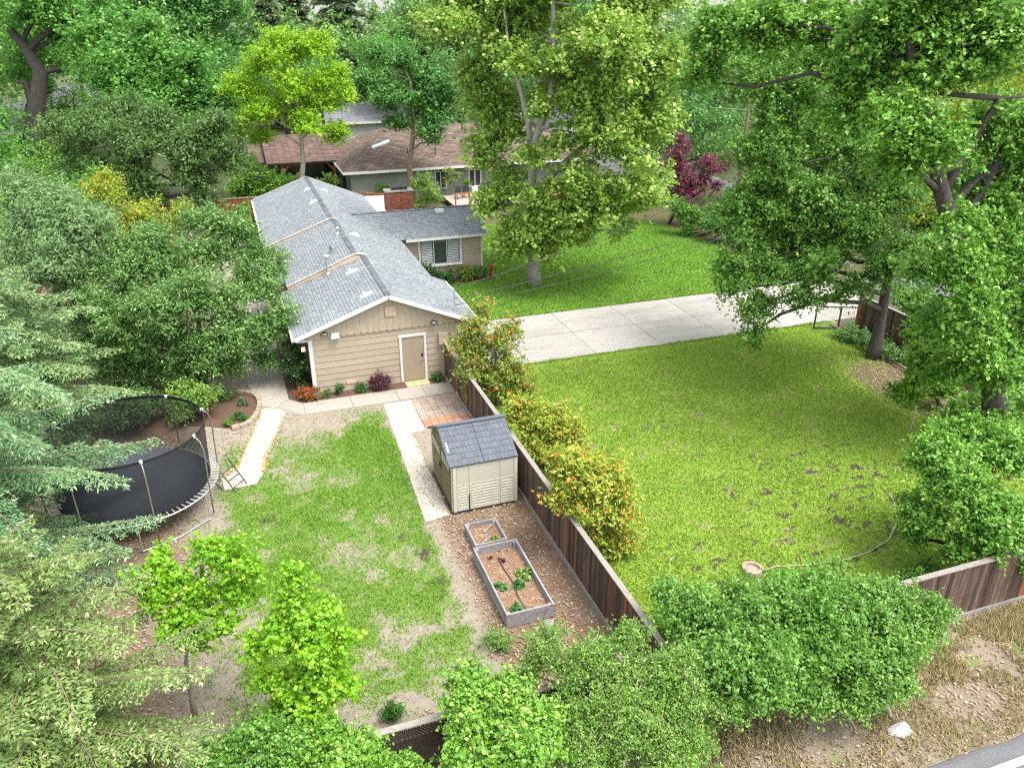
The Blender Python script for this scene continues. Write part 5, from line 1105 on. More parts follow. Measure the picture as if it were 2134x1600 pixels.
for X in (4.2, 8.4):
    MB().box(X-.11,X+.11,68.5,68.72,0,2.64).build('porch_post', M['orange_wood'], nb)
    MB().bar((X,68.6,1.9),(X+(.6 if X < 6 else -.6),68.6,2.6),.12,.14).build('brace', M['orange_wood'], nb)
for X in np.arange(8.72, 8.99, .14): MB().box(X,X+.13,66.6+(X-8.7)*2,66.66+(X-8.7)*2,0,2.5).build('screen_board', M['dark_lattice'], nb)
for z0, z1 in ((.2,.9),(1.0,2.1)): MB().box(5.3,7.0,71.42,71.5,z0,z1).build('porch_window', M['glass'], nb)
# deck in front with a railing
dk = empty('neighbour_deck', (18.2,60.6,0), 'wooden deck with brown post-and-wire railing before the sage house', 'deck')
for i in range(24):
    y = 58.7 + i*.17; MB().box(16.0,20.4,y+.006,y+.164,.42,.46).build('deck_plank', M['deck_wood'], dk)
MB().box(16.0,20.4,58.75,62.7,.28,.415).build('deck_frame', M['orange_wood'], dk)
MB().box(15.95,20.5,58.58,58.70,1.36,1.44).build('rail', M['orange_wood'], dk)
for X in (16.0,17.1,18.2,19.3,20.4): MB().box(X-.05,X+.05,58.6,58.69,0,1.355).build('railing_post', M['orange_wood'], dk)
wm = MB()
for z in np.arange(.55,1.35,.12): wm.bar((16.0,58.64,z),(20.4,58.64,z),.008,.008)
tag(wm.build('rail_wires', M['galv'], dk), None, None, None, 'stuff')
for X0_ in (20.45,):
    for i in range(12): MB().box(X0_,X0_+.03,58.7+i*.35,59.03+i*.35,.4,1.9).build('screen_board', M['orange_wood'], dk)
for i, (X, Y) in enumerate(((17.0,61.2),(17.7,61.5),(18.3,61.0))):
    c = empty('patio_chair', (X,Y,.46), ('dark patio chair on the deck, furthest from the orange screen','dark patio chair between two others on the deck','pale patio chair on the deck near the railing middle')[i], 'chair', 'chairs on the deck')
    m_ = M['dark_metal'] if i < 2 else M['cloth_white']
    MB().box(X-.25,X+.25,Y-.25,Y+.25,.86,.92).build('seat', m_, c); MB().box(X-.25,X+.25,Y+.21,Y+.27,.92,1.4).build('backrest', m_, c)
    for sx in (-.22,.22):
        for sy in (-.22,.22): MB().box(X+sx-.02,X+sx+.02,Y+sy-.02,Y+sy+.02,.46,.86).build('leg', m_, c)
# low railings between the gardens
for nm, a, b, lb in (('garden_railing',(8.9,59.2),(11.0,57.4),'brown garden railing behind the far roof end'),):
    r_ = empty(nm, ((a[0]+b[0])/2,(a[1]+b[1])/2,0), lb, 'railing'); a_, b2 = Vector((*a,0)), Vector((*b,0))
    MB().bar(tuple(a_+Vector((0,0,1.9))),tuple(b2+Vector((0,0,1.9))),.08,.10).build('rail', M['orange_wood'], r_)
    for t in np.linspace(0,1,12): p = a_.lerp(b2,t); MB().box(p.x-.03,p.x+.03,p.y-.03,p.y+.03,0,1.86).build('picket', M['red_board'], r_)
fence_run('lawn_fence', 'orange-brown fence of low boards at the far edge of the side lawn', 'x', 60.5, 22.5, 31, .95, -1, seed=9, kick=False, boards='orange_wood', bwid=.3)

def far_house(name, label, x0, x1, y0, y1, wh, rh, wall, roof_m, wins=(), over=.6):
    r_ = empty(name, ((x0+x1)/2,(y0+y1)/2,0), label, 'house')
    MB().box(x0,x1,y0,y1,0,wh).build('wall', M[wall], r_)
    ym = (y0+y1)/2; a, b = (x0-over,y0-over,wh-.1), (x1+over,y0-over,wh-.1)
    rf = MB().slab([a,b,(x1+over,ym,wh+rh),(x0-over,ym,wh+rh)],.15).slab([(x0-over,ym,wh+rh),(x1+over,ym,wh+rh),(x1+over,y1+over,wh-.1),(x0-over,y1+over,wh-.1)],.15).add([(x0,y0,wh),(x0,y1,wh),(x0,ym,wh+rh-.1),(x1,y0,wh),(x1,y1,wh),(x1,ym,wh+rh-.1)],[(0,2,1),(3,4,5)]).build('roof', M[roof_m], r_)
    courses(rf, (a,b,(x1+over,ym,wh+rh),(x0-over,ym,wh+rh)), 20, roof_m, 5, .8)
    MB().box(x0-over,x1+over,y0-over-.08,y0-over,wh-.28,wh-.08).build('fascia', M['trim_white'], r_)
    for (wx0,wx1,wz0,wz1) in wins:
        w = MB().box(wx0,wx1,y0-.06,y0+.02,wz0,wz1).build('window', M['trim_white'], r_); MB().box(wx0+.1,wx1-.1,y0-.08,y0-.055,wz0+.1,wz1-.1).build('pane', M['window_dark'], r_ if False else w)
    return r_
far_house('orange_house', 'orange stucco house with grey roof at the far left behind a pergola', -32,-20.5,100,110,3.0,1.7,'stucco_orange','roof_grey',((-22.6,-21.4,1.0,2.6),(-27,-25,1.0,2.6)))
far_house('pale_roof_house', 'pale house showing its roof behind the leaning trunks at top left', -21,-15,126,134,2.6,1.8,'pale_wall','roof_grey')
far_house('grey_roof_house', 'house with blue-grey roof behind the brown hipped roof', 10.5,20,96,104,2.4,1.5,'pale_wall','roof_grey',((12,13.5,1,2.4),))
far_house('white_house', 'white walled house glimpsed through the plane tree', 30,40,80,90,2.6,1.6,'pale_wall','roof_grey',((31,32.5,1,2.4),(35,36.5,1,2.4)))
pg = empty('pergola', (-19.5,88,0), 'timber patio cover with dark roof before the orange house', 'pergola')
MB().slab([(-25,85.4,3.05),(-16.6,85.4,3.05),(-16.0,92,3.4),(-25,92,3.4)],.14).build('cover', M['roof_grey'], pg)
for X in (-24,-20.4,-16.9): MB().box(X-.13,X+.13,85.6,85.86,0,2.9).build('post', M['orange_wood'], pg)
MB().box(-25,-16.6,85.55,85.75,2.62,2.90).build('beam', M['orange_wood'], pg)
cv = empty('camper', (21.5,79.5,0), 'white camper van parked behind the brown roofed house', 'camper')
MB().hexa([(18.8,78.3,.6),(24.4,78.3,.6),(24.4,80.7,.6),(18.8,80.7,.6),(18.95,78.4,3.6),(24.3,78.4,3.6),(24.3,80.6,3.6),(18.95,80.6,3.6)]).build('body', M['metal_white'], cv)
MB().box(20.5,21.3,79,79.8,3.6,3.9).build('roof_unit', M['roof_grey'], cv); MB().box(19.3,20.6,78.24,78.33,1.9,2.8).build('window', M['window_dark'], cv); MB().box(22.2,23.5,78.24,78.33,1.9,2.8).build('window', M['window_dark'], cv)
for X in (20,23.3): MB().tube([(X,78.25,.4),(X,80.75,.4)], .4, 14).build('wheel', M['dark_metal'], cv)
# street pole with its wires, seen through the oak
po = MB().tube([(36.5,52,0),(36.5,52,11)], [.16,.11], 8).box(35.3,37.7,51.9,52.1,9.6,9.75).build('utility_pole', M['bark_brown']); tag(po, 'wooden utility pole beyond the street behind the oak foliage', 'pole')
for i, (dz, dx) in enumerate(((9.8,-1.0),(9.8,1.0),(7.4,0))):
    a, b = np.array((36.5+dx,52,dz)), np.array((30+dx,110,dz+.5)); t = np.linspace(0,1,16)[:,None]; p = a*(1-t)+b*t; p[:,2] -= (4*1.0*t*(1-t))[:,0]
    tag(MB().tube([tuple(q) for q in p], .02, 5).build('power_line', M['metal_white']), ('power line on the near arm end of the utility pole','power line on the far arm end of the utility pole','low cable slung from the utility pole')[i], 'cable', 'street wires')

# ================================================================ trees and shrubs
def perp(nv, r):
    t = np.cross(nv, r.normal(size=nv.shape)); return unit(t)
def leaf_quads(c, nv, tv, L, W, fold=.18):
    bv = np.cross(nv, tv); L = L[:,None]; W = W[:,None]
    return np.stack([c-tv*L*.5, c+bv*W*.5-tv*L*.05+nv*W*fold, c+tv*L*.5-nv*L*.06, c-bv*W*.5-tv*L*.05+nv*W*fold], 1).reshape(-1,3)

def cloud(lobes, n, leaf, per=26, cr=.45, seed=1, flat=.62, shell=.5, aspect=.6, upw=.75, new=0.0, squash=.86, zmin=.05, fill=.12, shoots=.32, sag=0.0, rag=.48, sub=6, subr=(.30,.56)):
    """leaf quads gathered in boughs on and inside the lobes of a crown, with leafy shoots reaching out of them"""
    r = np.random.default_rng(seed); lb = np.array(lobes, float)
    if sub:      # each lobe breaks up into smaller, flatter boughs with gaps between them
        nl = len(lb); dd = unit(r.normal(size=(nl*sub,3))); L0 = np.repeat(lb, sub, 0); rr = L0[:,3]*r.uniform(subr[0],subr[1],nl*sub)
        c0 = L0[:,:3] + dd*(L0[:,3]*r.uniform(.35,.86,nl*sub))[:,None]*np.array([1,1,.85])
        lb = np.concatenate([np.concatenate([c0, rr[:,None]], 1), np.concatenate([lb[:,:3], lb[:,3:]*.55], 1)]); squash *= .8
    w = lb[:,3]**2; w /= w.sum()
    nc = max(8, n//per); k = r.choice(len(lb), nc, p=w)
    d = unit(r.normal(size=(nc,3))); d[:,2] = np.where(d[:,2] < -.45, -d[:,2], d[:,2])
    rad = shell + (1.04-shell)*r.random(nc)**.55; rad = np.where(r.random(nc) < fill, r.random(nc)*.6, rad)
    ph = r.uniform(0, 6.28, (len(lb),3))[k]       # uneven outline: bulges and bays that differ from lobe to lobe
    bul = np.sin(3.1*d[:,0]+ph[:,0])*np.sin(3.7*d[:,1]+ph[:,1]) + .7*np.sin(6.3*d[:,2]+4.1*d[:,0]+ph[:,2])
    rad *= 1 + rag*.6*bul + .18*(r.random(nc)-.4)
    R_ = lb[k,3][:,None]*np.array([1,1,squash]); cc = lb[k,:3] + d*rad[:,None]*R_
    cs = cr*r.uniform(.5,1.3,nc)
    ns = int(n*shoots); nm = n-ns
    i = r.integers(0, nc, nm); off = r.normal(size=(nm,3))*.5; off *= np.minimum(1, 1.25/np.maximum(np.linalg.norm(off,axis=1,keepdims=True),1e-6))
    off[:,2] *= flat; lo = off*cs[i][:,None]
    lo[:,2] -= .25*(off[:,0]**2+off[:,1]**2)*cs[i]      # boughs hang a little at their rims
    p = cc[i] + lo
    # shoots: a dozen leaves strung along a twig that leaves the bough
    m = max(1, ns//12); j = r.integers(0, nc, m); sd = unit(d[j]*.8 + np.array([0,0,.35-sag]) + r.normal(size=(m,3))*.5); sl = cr*r.uniform(.9,2.1,m)
    e = r.integers(0, m, ns); t = r.uniform(.25,1,ns)
    ps = cc[j][e] + sd[e]*(sl[e]*t)[:,None] + r.normal(size=(ns,3))*leaf*.35; ps[:,2] -= (.12+sag*.5)*sl[e]*t*t
    p = np.concatenate([p, ps]); bi = np.concatenate([i, j[e]]); tt = np.concatenate([np.clip(off[:,2]+.4,0,1), t])
    nv = unit(d[bi]*.40 + np.array([0,0,upw]) + r.normal(size=(n,3))*.55); tv = perp(nv, r)
    Ls = leaf*r.uniform(.5,1.45,n); ok = p[:,2] > zmin
    q = leaf_quads(p, nv, tv, Ls, Ls*aspect*r.uniform(.8,1.2,n)).reshape(-1,4,3)[ok]
    cv = r.random(nc); v = r.random(n); bn = r.random(nc)
    nn = (r.random(n) < new*2*bn[bi]*(.4+tt)).astype(float)
    return q.reshape(-1,3), {'v': v[ok], 'c': cv[bi][ok], 'n': nn[ok]}, cc

def limbs(mb, trunk, radius, cc, lobes, r, nfine=60, tip=.012, ext=1.0):
    """tapering trunk, a limb into each lobe and fine branches towards the boughs"""
    T = [np.array(p, float) for p in trunk]; n = len(T)
    rad = [radius*(1-.72*i/(n-1)) for i in range(n)]; rad[0] *= 1.3
    P, RR = [], []
    for i in range(n-1):
        for s in range(3):
            t = s/3; P.append(T[i]*(1-t)+T[i+1]*t); RR.append(rad[i]*(1-t)+rad[i+1]*t)
    P.append(T[-1]); RR.append(rad[-1])
    P[0] = P[0] - np.array([0,0,.12])
    mb.tube(P, RR, 9)
    A = np.array(P); hubs = []
    for (x, y, z, lr) in lobes:
        c = np.array((x,y,z)); dz = A[:,2]-(z-.9*np.linalg.norm(A[:,:2]-c[:2],axis=1)*.6); j = int(np.argmin(np.linalg.norm(A-c,axis=1) + 1.2*np.maximum(A[:,2]-z+.3,0))); j = min(max(j, 1), len(A)-1)
        a = A[j]; L = np.linalg.norm(c-a)
        if L < .15: continue
        m = (a+c)/2 + np.array([0,0,.10*L]) + r.normal(size=3)*.06*L
        m1, m2 = a*.6+m*.4+r.normal(size=3)*.03*L, m*.5+c*.5+r.normal(size=3)*.04*L
        r0 = min(RR[j]*.62, .05+.035*L + radius*.18); mb.tube([a, m1, m, m2, c], [r0, r0*.8, r0*.62, r0*.45, tip*1.6], 6); hubs += [(m, r0*.55), (m2, r0*.42), (c, tip*1.6)]
    H = np.array([h[0] for h in hubs]) if hubs else A
    for b in cc[r.permutation(len(cc))[:nfine]]:
        j = int(np.argmin(np.linalg.norm(H-b,axis=1))); a = H[j]; L = np.linalg.norm(b-a)
        if L < .1 or L > 3.5: continue
        m = (a+b)/2 + np.array([0,0,.12*L]) + r.normal(size=3)*.08*L
        b = a + (b-a)*ext*r.uniform(.9,1.1)
        mb.tube([a, m, b], [tip*1.4, tip, tip*.4], 4, False)

def tree(name, key, label, cat, leafm, n, leaf, bark, radius, seed, group=None, nfine=70, ext=1.0, **kw):
    trunk, lobes, *extra = TREES[key] if isinstance(key, str) else key
    root = empty(name, trunk[0], label, cat, group)
    q, at, cc = cloud(lobes, n, leaf, seed=seed, **kw)
    mb = MB(); limbs(mb, trunk, radius, cc, lobes, np.random.default_rng(seed+500), nfine, ext=ext)
    for path, r0_ in (extra[0] if extra else ()): mb.tube(path, [r0_*(1-.75*i/(len(path)-1)) for i in range(len(path))], 8)
    mb.build('trunk', M[bark], root, True)
    link('crown', np_mesh('crown', q, 4, leafm, at), root)
    return root

LM = {}
def lm(k, dark, light, new=None, trans=.24, rough=.45): LM[k] = leaf_mat('leaf_'+k, dark, light, new, trans, rough)
lm('plane', (.13,.26,.022), (.37,.55,.10), (.52,.58,.17), .30)
lm('oak', (.048,.155,.018), (.19,.39,.055), (.33,.48,.09), .28)
lm('oak_bright', (.055,.18,.016), (.23,.47,.06), (.38,.55,.11), .28)
lm('maple', (.125,.32,.010), (.31,.58,.03), (.44,.60,.06), .38)
lm('maple_green', (.09,.25,.015), (.26,.46,.04), None, .35)
lm('photinia', (.10,.20,.022), (.30,.40,.06), (.60,.20,.06))
lm('photinia_yellow', (.16,.26,.02), (.40,.47,.055), (.64,.30,.05))
lm('evergreen', (.05,.14,.026), (.20,.38,.09), (.32,.46,.15), .26)
lm('evergreen_dark', (.036,.105,.022), (.155,.275,.065), (.24,.35,.09), .26)
lm('laurel', (.05,.185,.024), (.19,.43,.07), None, .28)
lm('lime', (.125,.33,.01), (.38,.60,.025), (.54,.62,.04), .36)
lm('darkgreen', (.035,.14,.024), (.15,.35,.07))
lm('plum', (.07,.014,.036), (.22,.045,.10), (.36,.10,.08))
lm('shrub', (.045,.155,.014), (.19,.40,.05))
lm('shrub_fine', (.06,.17,.018), (.23,.41,.06), (.38,.46,.14))
lm('shrub_broad', (.07,.22,.016), (.26,.48,.06), (.38,.53,.11))
lm('verge', (.052,.165,.018), (.21,.41,.06), (.31,.48,.10))
lm('willow', (.12,.26,.03), (.30,.46,.10))
lm('yellow_hedge', (.15,.29,.012), (.38,.48,.035), (.55,.27,.05))
lm('far', (.065,.17,.035), (.22,.39,.09), (.30,.42,.11))
lm('far_yellow', (.24,.32,.015), (.50,.52,.03), None, .35)
lm('cedar_blue', (.065,.165,.065), (.26,.44,.19), (.42,.54,.30), .2, .6)
lm('cedar_pale', (.085,.19,.06), (.27,.41,.16), (.42,.48,.19), .2, .6)
lm('cedar_yellow', (.06,.13,.022), (.25,.35,.10), (.50,.50,.24), .2, .6)
lm('pine_far', (.085,.14,.065), (.23,.30,.14), (.30,.29,.14), .25, .7)
lm('loropetalum', (.035,.012,.018), (.13,.04,.055), (.30,.06,.12))
lm('boxleaf', (.02,.085,.012), (.09,.24,.035))
lm('jasmine', (.018,.07,.014), (.08,.19,.04), (.75,.75,.68))
lm('red_flower', (.03,.10,.015), (.10,.22,.04), (.75,.06,.035))
lm('cabbage', (.03,.14,.03), (.11,.30,.07))

# --- the big trees
tree('plane_tree', 'sycamore', 'tall plane tree with mottled pale trunk on the side lawn', 'tree', LM['plane'], 140000, .185, 'bark_pale', .34, 1, sub=5, per=30, cr=.55, new=.12, aspect=.85, fill=.2, nfine=120)
tree('oak_tree', 'driveway_oak', 'oak with slim leaning dark trunk and boughs hanging over the driveway', 'tree', LM['oak'], 110000, .13, 'bark_dark', .27, 2, sub=10, subr=(.2,.4), fill=.05, shoots=.48, per=34, cr=.40, new=.08, nfine=420, aspect=.65, sag=.55)
tree('big_oak_tree', 'leaning_oak', 'massive oak with thick ridged trunk at the edge of the front lawn', 'tree', LM['oak_bright'], 160000, .14, 'bark_dark', .42, 3, sub=10, subr=(.2,.4), fill=.05, shoots=.46, sag=.25, per=30, cr=.44, new=.12, nfine=480, aspect=.62)
tree('young_maple', 'understory_maple', 'light green young maple under the massive oak', 'tree', LM['maple_green'], 9000, .12, 'bark_brown', .07, 4, per=24, cr=.30, aspect=.9)
tree('coast_oak', 'roadside_oak', 'dense round bright green oak leaning over the verge fence', 'tree', LM['oak_bright'], 62000, .10, 'bark_dark', .16, 5, per=28, cr=.30, new=.08)
tree('evergreen_tree', 'evergreen', 'large round fine-leaved evergreen left of the grey roof', 'tree', LM['evergreen'], 190000, .105, 'bark_brown', .22, 6, sub=4, per=34, cr=.40, new=.12, nfine=120, aspect=.5)
tree('leafy_maple', 'maple_a', 'yellow-green young maple in front of the trampoline', 'tree', LM['maple'], 13000, .078, 'twig', .055, 7, per=22, cr=.22, aspect=.95, new=.1, nfine=60, fill=.25, shoots=.5, sub=9, group='young maples in the back yard')
tree('leafy_maple', 'maple_b', 'yellow-green young maple in the bare soil near the lattice fence', 'tree', LM['maple'], 13000, .078, 'twig', .055, 8, per=22, cr=.22, aspect=.95, new=.1, nfine=60, fill=.25, shoots=.5, sub=9, group='young maples in the back yard')
tree('photinia_bush', 'photinia_a', 'orange-tipped photinia at the corner of the house', 'shrub', LM['photinia'], 19000, .125, 'bark_brown', .06, 9, per=20, cr=.30, aspect=.42, new=.16, upw=.9, group='photinias along the board fence')
tree('photinia_bush', 'photinia_b', 'small yellowish photinia behind the shed roof', 'shrub', LM['photinia_yellow'], 17000, .12, 'bark_brown', .05, 10, per=20, cr=.26, aspect=.42, new=.09, upw=.9, group='photinias along the board fence')
tree('photinia_bush', 'photinia_c', 'large orange-tipped photinia spilling over the fence nearest the raised beds', 'shrub', LM['photinia_yellow'], 22000, .125, 'bark_brown', .06, 11, per=20, cr=.28, aspect=.42, new=.13, upw=.9, group='photinias along the board fence')
tree('verge_bush', 'verge_bush_a', 'dark green bush over the fence corner', 'shrub', LM['verge'], 36000, .078, 'twig', .05, 12, per=24, cr=.27, group='bushes along the verge fence')
tree('verge_bush', 'verge_bush_b', 'tallest leafy bush in the middle of the verge fence', 'shrub', LM['shrub'], 36000, .078, 'twig', .05, 13, per=24, cr=.28, group='bushes along the verge fence')
tree('verge_bush', 'verge_bush_c', 'rounded bush just above the white bag on the verge', 'shrub', LM['verge'], 38000, .072, 'twig', .05, 14, per=24, cr=.26, new=.1, group='bushes along the verge fence')
tree('twiggy_bush', 'twiggy_bush', 'wide twiggy fine-leaved bush below the large raised bed', 'shrub', LM['shrub_fine'], 80000, .062, 'twig', .05, 15, per=24, cr=.22, nfine=420, ext=1.35, aspect=.42, new=.1, fill=.25)
tree('bottom_bush', 'bottom_bush_a', 'bright broad-leaved bush over the lattice fence at the bottom centre', 'shrub', LM['shrub_broad'], 36000, .078, 'twig', .05, 16, ext=1.2, per=22, cr=.24, aspect=.75, new=.1, nfine=110)
tree('bottom_bush', 'bottom_bush_b', 'low leafy bush over the left part of the lattice', 'shrub', LM['shrub_broad'], 20000, .075, 'twig', .04, 17, per=22, cr=.22, aspect=.7, new=.06, nfine=60)
tree('bottom_bush', 'bottom_bush_c', 'low sparse bush between the yellow cedar and the bottom fence', 'shrub', LM['verge'], 19000, .07, 'twig', .04, 18, per=22, cr=.22, nfine=60)
tree('hedge_bush', 'hedge_yellow', 'golden green bush with orange tips behind the evergreen', 'shrub', LM['yellow_hedge'], 16000, .12, 'bark_brown', .08, 19, per=20, cr=.36, aspect=.4, new=.14, upw=.9)
tree('laurel_tree', 'laurel_back', 'tall light green broad tree at the upper left', 'tree', LM['laurel'], 60000, .26, 'bark_brown', .45, 20, sub=4, per=28, cr=.85, new=.0)
tree('dark_oak_tree', 'oak_back_dark', 'dark olive evergreen oak below the tall light green tree', 'tree', LM['evergreen_dark'], 80000, .18, 'bark_dark', .35, 21, sub=4, per=32, cr=.65, new=.05, aspect=.5)
tree('tall_tree', 'tall_left_a', 'tall tree with bare forked leaning trunks at the top left', 'tree', LM['laurel'], 22000, .27, 'bark_dark', .75, 22, per=26, cr=.9)
tree('tall_tree', 'tall_left_b', 'tall dark green tree rising behind the yellow-green one', 'tree', LM['darkgreen'], 20000, .32, 'bark_dark', .5, 23, per=28, cr=1.1)
tree('lime_tree', 'lime_tree', 'bright yellow-green domed tree before the brown roof', 'tree', LM['lime'], 58000, .18, 'bark_pale', .22, 24, sub=3, per=26, cr=.55, new=.08, aspect=.5, fill=.2, nfine=120)
tree('ash_tree', 'dark_tree', 'dark green tree with bare forking trunk before the sage house', 'tree', LM['darkgreen'], 34000, .18, 'bark_brown', .26, 25, per=26, cr=.5, nfine=80, fill=.2)
tree('plum_tree', 'plum', 'purple-leaved plum with two upright plumes past the side lawn', 'tree', LM['plum'], 18000, .14, 'bark_dark', .10, 26, per=24, cr=.34, aspect=.4, new=.22, group='purple plums')
tree('plum_tree', 'plum_b', 'smaller purple plum further back by the street', 'tree', LM['plum'], 3500, .13, 'bark_dark', .08, 27, per=24, cr=.3, aspect=.4, new=.15, group='purple plums')
tree('lawn_shrub', 'lawn_shrub', 'rounded green shrub at the curved edge of the side lawn', 'shrub', LM['shrub'], 8000, .12, 'twig', .06, 28, per=24, cr=.34)
tree('corner_shrub', 'corner_shrub', 'bright green shrub beyond the far end of the grey roof', 'shrub', LM['shrub_broad'], 12000, .14, 'twig', .07, 29, per=24, cr=.4)
tree('willow_shrub', 'willow_shrub', 'pale feathery upright shrub behind the chimney', 'shrub', LM['willow'], 7000, .16, 'twig', .05, 30, per=24, cr=.34, aspect=.22, upw=.2)
tree('small_tree', 'small_porch_tree', 'small olive tree before the sage house window', 'tree', LM['photinia'], 1800, .11, 'twig', .04, 31, per=20, cr=.22)
tree('small_shrub', 'patio_shrub', 'small green shrub standing by the deck window', 'shrub', LM['shrub'], 700, .10, 'twig', .03, 32, per=20, cr=.16)
tree('clipped_shrub', 'hedge_ball', 'clipped round shrub against the sage wall', 'shrub', LM['shrub'], 1600, .09, 'twig', .03, 33, per=20, cr=.18)
tree('porch_shrub', 'porch_shrub_a', 'light green shrub by the porch post on the right', 'shrub', LM['willow'], 1800, .11, 'twig', .03, 34, per=20, cr=.2, group='shrubs before the porch')
tree('porch_shrub', 'porch_shrub_b', 'grey-green shrub before the porch window', 'shrub', LM['willow'], 1800, .11, 'twig', .03, 35, per=20, cr=.2, group='shrubs before the porch')

tree('fence_shrub', 'fence_shrub', 'small shrub before the reddish fence by the far house end', 'shrub', LM['shrub'], 6000, .12, 'twig', .04, 36, per=22, cr=.32)
for i_, (k_, lb_, m_) in enumerate((('street_bush_a','dark bush behind the curved end of the side lawn','darkgreen'),('street_bush_b','green bush along the street behind the mesh fence','oak'),('street_bush_c','green bush beyond the short street fence','oak'),('street_bush_d','bush in the shade behind the thick oak trunk','oak'),('street_bush_e','dark bush beyond the purple plum','darkgreen'))):
    tree('street_bush', k_, lb_, 'shrub', LM[m_], 9000, .15, 'bark_dark', .05, 40+i_, per=24, cr=.42, group='bushes along the street')

# --- layered conifers
def conifer(name, base, h, r0, z0, label, leafm, seed, bark='bark_brown', nb=70, strip=.17, wid=.045, droop=.55, twig=.8, dens=.085, trunk_r=.28, rise=.12, only=None, ragged=.0, shape=.85):
    r = np.random.default_rng(seed); bx, by = base[:2]
    root = empty(name, (bx,by,0), label, 'tree')
    mb = MB(); mb.tube([(bx,by,-.1),(bx,by,h*.5),(bx,by,h)], [trunk_r, trunk_r*.55, .02], 9)
    C, D, N_, T_, CV = [], [], [], [], []
    for b in range(nb):
        f = (b+.5)/nb; z = z0 + (h-z0)*f**1.08; az = b*2.39996 + r.uniform(-.3-ragged,.3+ragged)
        L = r0*(1-(z-z0)/(h-z0+.01))**shape*r.uniform(.78-ragged*.5,1.12+ragged*.2) + .25
        if only and not only(az): continue
        hd = np.array([math.cos(az), math.sin(az), 0]); sd = np.array([-hd[1], hd[0], 0])
        dr = droop*r.uniform(.7-ragged*.8,1.25+ragged*.4)
        ax = lambda t: np.array([bx,by,z]) + hd*L*t + np.array([0,0,L*(rise*t - dr*.5*t*t)]) + sd*L*.05*math.sin(3*t+b)
        pts = [ax(t) for t in np.linspace(0,1,7)]
        mb.tube(pts, [.006+.011*L*(1-t*.9)*.5 for t in np.linspace(0,1,7)], 5, False)
        nt = max(5, int(L/.085)); cval = r.random()
        for i in range(nt):
            t = .08 + .92*(i+r.random()*.6)/nt; p = ax(min(t,1)); tl = twig*(.22+.78*(1-t)**.8)*min(1, L/2.2)*r.uniform(.7,1.2)
            for s in (-1,1):
                dv = hd*r.uniform(.45,.75) + sd*s*r.uniform(.65,.95) + np.array([0,0,rise*.3-dr*t*.55-.12]); dv /= np.linalg.norm(dv)
                m = max(3, int(tl/dens)); tt = (np.arange(m)+r.random(m)*.7)/m
                q = p + dv*tl*tt[:,None]; q[:,2] -= tl*.28*tt**2
                for e in (-1, 1):
                    sv = np.cross(dv, (0,0,1)); sv /= max(np.linalg.norm(sv),1e-6)
                    d2 = unit(dv*r.uniform(.5,.9,(m,1)) + sv*e*r.uniform(.3,.8,(m,1)) + np.array([0,0,-.12]) + r.normal(size=(m,3))*.28)
                    C.append(q + d2*strip*.4); D.append(d2); T_.append(np.clip(t*.55+tt*.45,0,1)); CV.append(np.full(m, cval))
    C, D, T_, CV = np.concatenate(C), np.concatenate(D), np.concatenate(T_), np.concatenate(CV); n = len(C)
    nv = unit(np.array([0,0,1.0]) + r.normal(size=(n,3))*.75); nv = unit(nv - D*(nv*D).sum(1,keepdims=True))
    Ls = strip*r.uniform(.6,1.3,n)
    q = leaf_quads(C, nv, D, Ls, np.full(n, wid)*r.uniform(.7,1.4,n), .1)
    link('crown', np_mesh('crown', q, 4, leafm, {'v': r.random(n), 'c': CV, 'n': (r.random(n) < .30*T_**3).astype(float)}), root)
    mb.build('trunk', M[bark], root, True)
    return root
conifer('blue_cedar', (-8.0,20.0), 10.5, 5.2, .9, 'blue-green cedar with drooping feathery boughs over the trampoline', LM['cedar_blue'], 101, ragged=.75, nb=150, strip=.15, wid=.034, droop=.62, twig=.95, dens=.055, shape=.62)
conifer('yellow_cedar', (-4.5,12.6), 6.6, 3.3, .5, 'yellow-green incense cedar filling the lower left corner', LM['cedar_yellow'], 102, nb=110, ragged=.7, strip=.11, wid=.036, droop=.35, twig=.7, dens=.05, trunk_r=.16, shape=.5, rise=.25)
tree('feathery_tree', 'feathery', 'soft pale green feathery tree at the left edge above the blue cedar', 'tree', LM['cedar_pale'], 90000, .15, 'bark_brown', .2, 103, per=30, cr=.5, aspect=.28, upw=.6, sub=5, nfine=80)
conifer('golden_cedar', (-7.8,29.6), 6.4, 3.4, .6, 'soft green cedar between blue cedar and evergreen', LM['cedar_pale'], 104, ragged=.5, nb=70, strip=.18, wid=.05, droop=.55, twig=.8, dens=.09, shape=.4)
conifer('palm_like_cedar', (-15.5,58), 9.2, 3.4, 2, 'straw-tipped conifer at the left edge before the pergola', LM['cedar_yellow'], 105, nb=50, strip=.34, wid=.08, droop=.7, twig=.9, dens=.2)
FARC = [(7.0,112,19,3.4,2,'thin tall conifer against the sky behind the yellow-green tree'), (17,118,24,5.0,3,'broad tall conifer with gaps of sky beside it'), (29,120,27,5.5,3,'massive dark conifer behind the forking dark tree'),
        (36.5,124,25,5.0,3,'tall conifer left of the plane tree crown'), (11.5,128,22,4.5,3,'far conifer between the two tall ones'), (-8,125,22,5,3,'dark conifer at the top behind the left trees')]
for i, (x, y, h, r0, z0, lb) in enumerate(FARC):
    conifer('tall_conifer', (x,y), h, r0, z0, lb, LM['pine_far'], 110+i, nb=64, strip=.8, wid=.30, droop=.45, twig=1.6, dens=.34, trunk_r=.4, shape=.75)['group'] = 'tall conifers on the skyline'

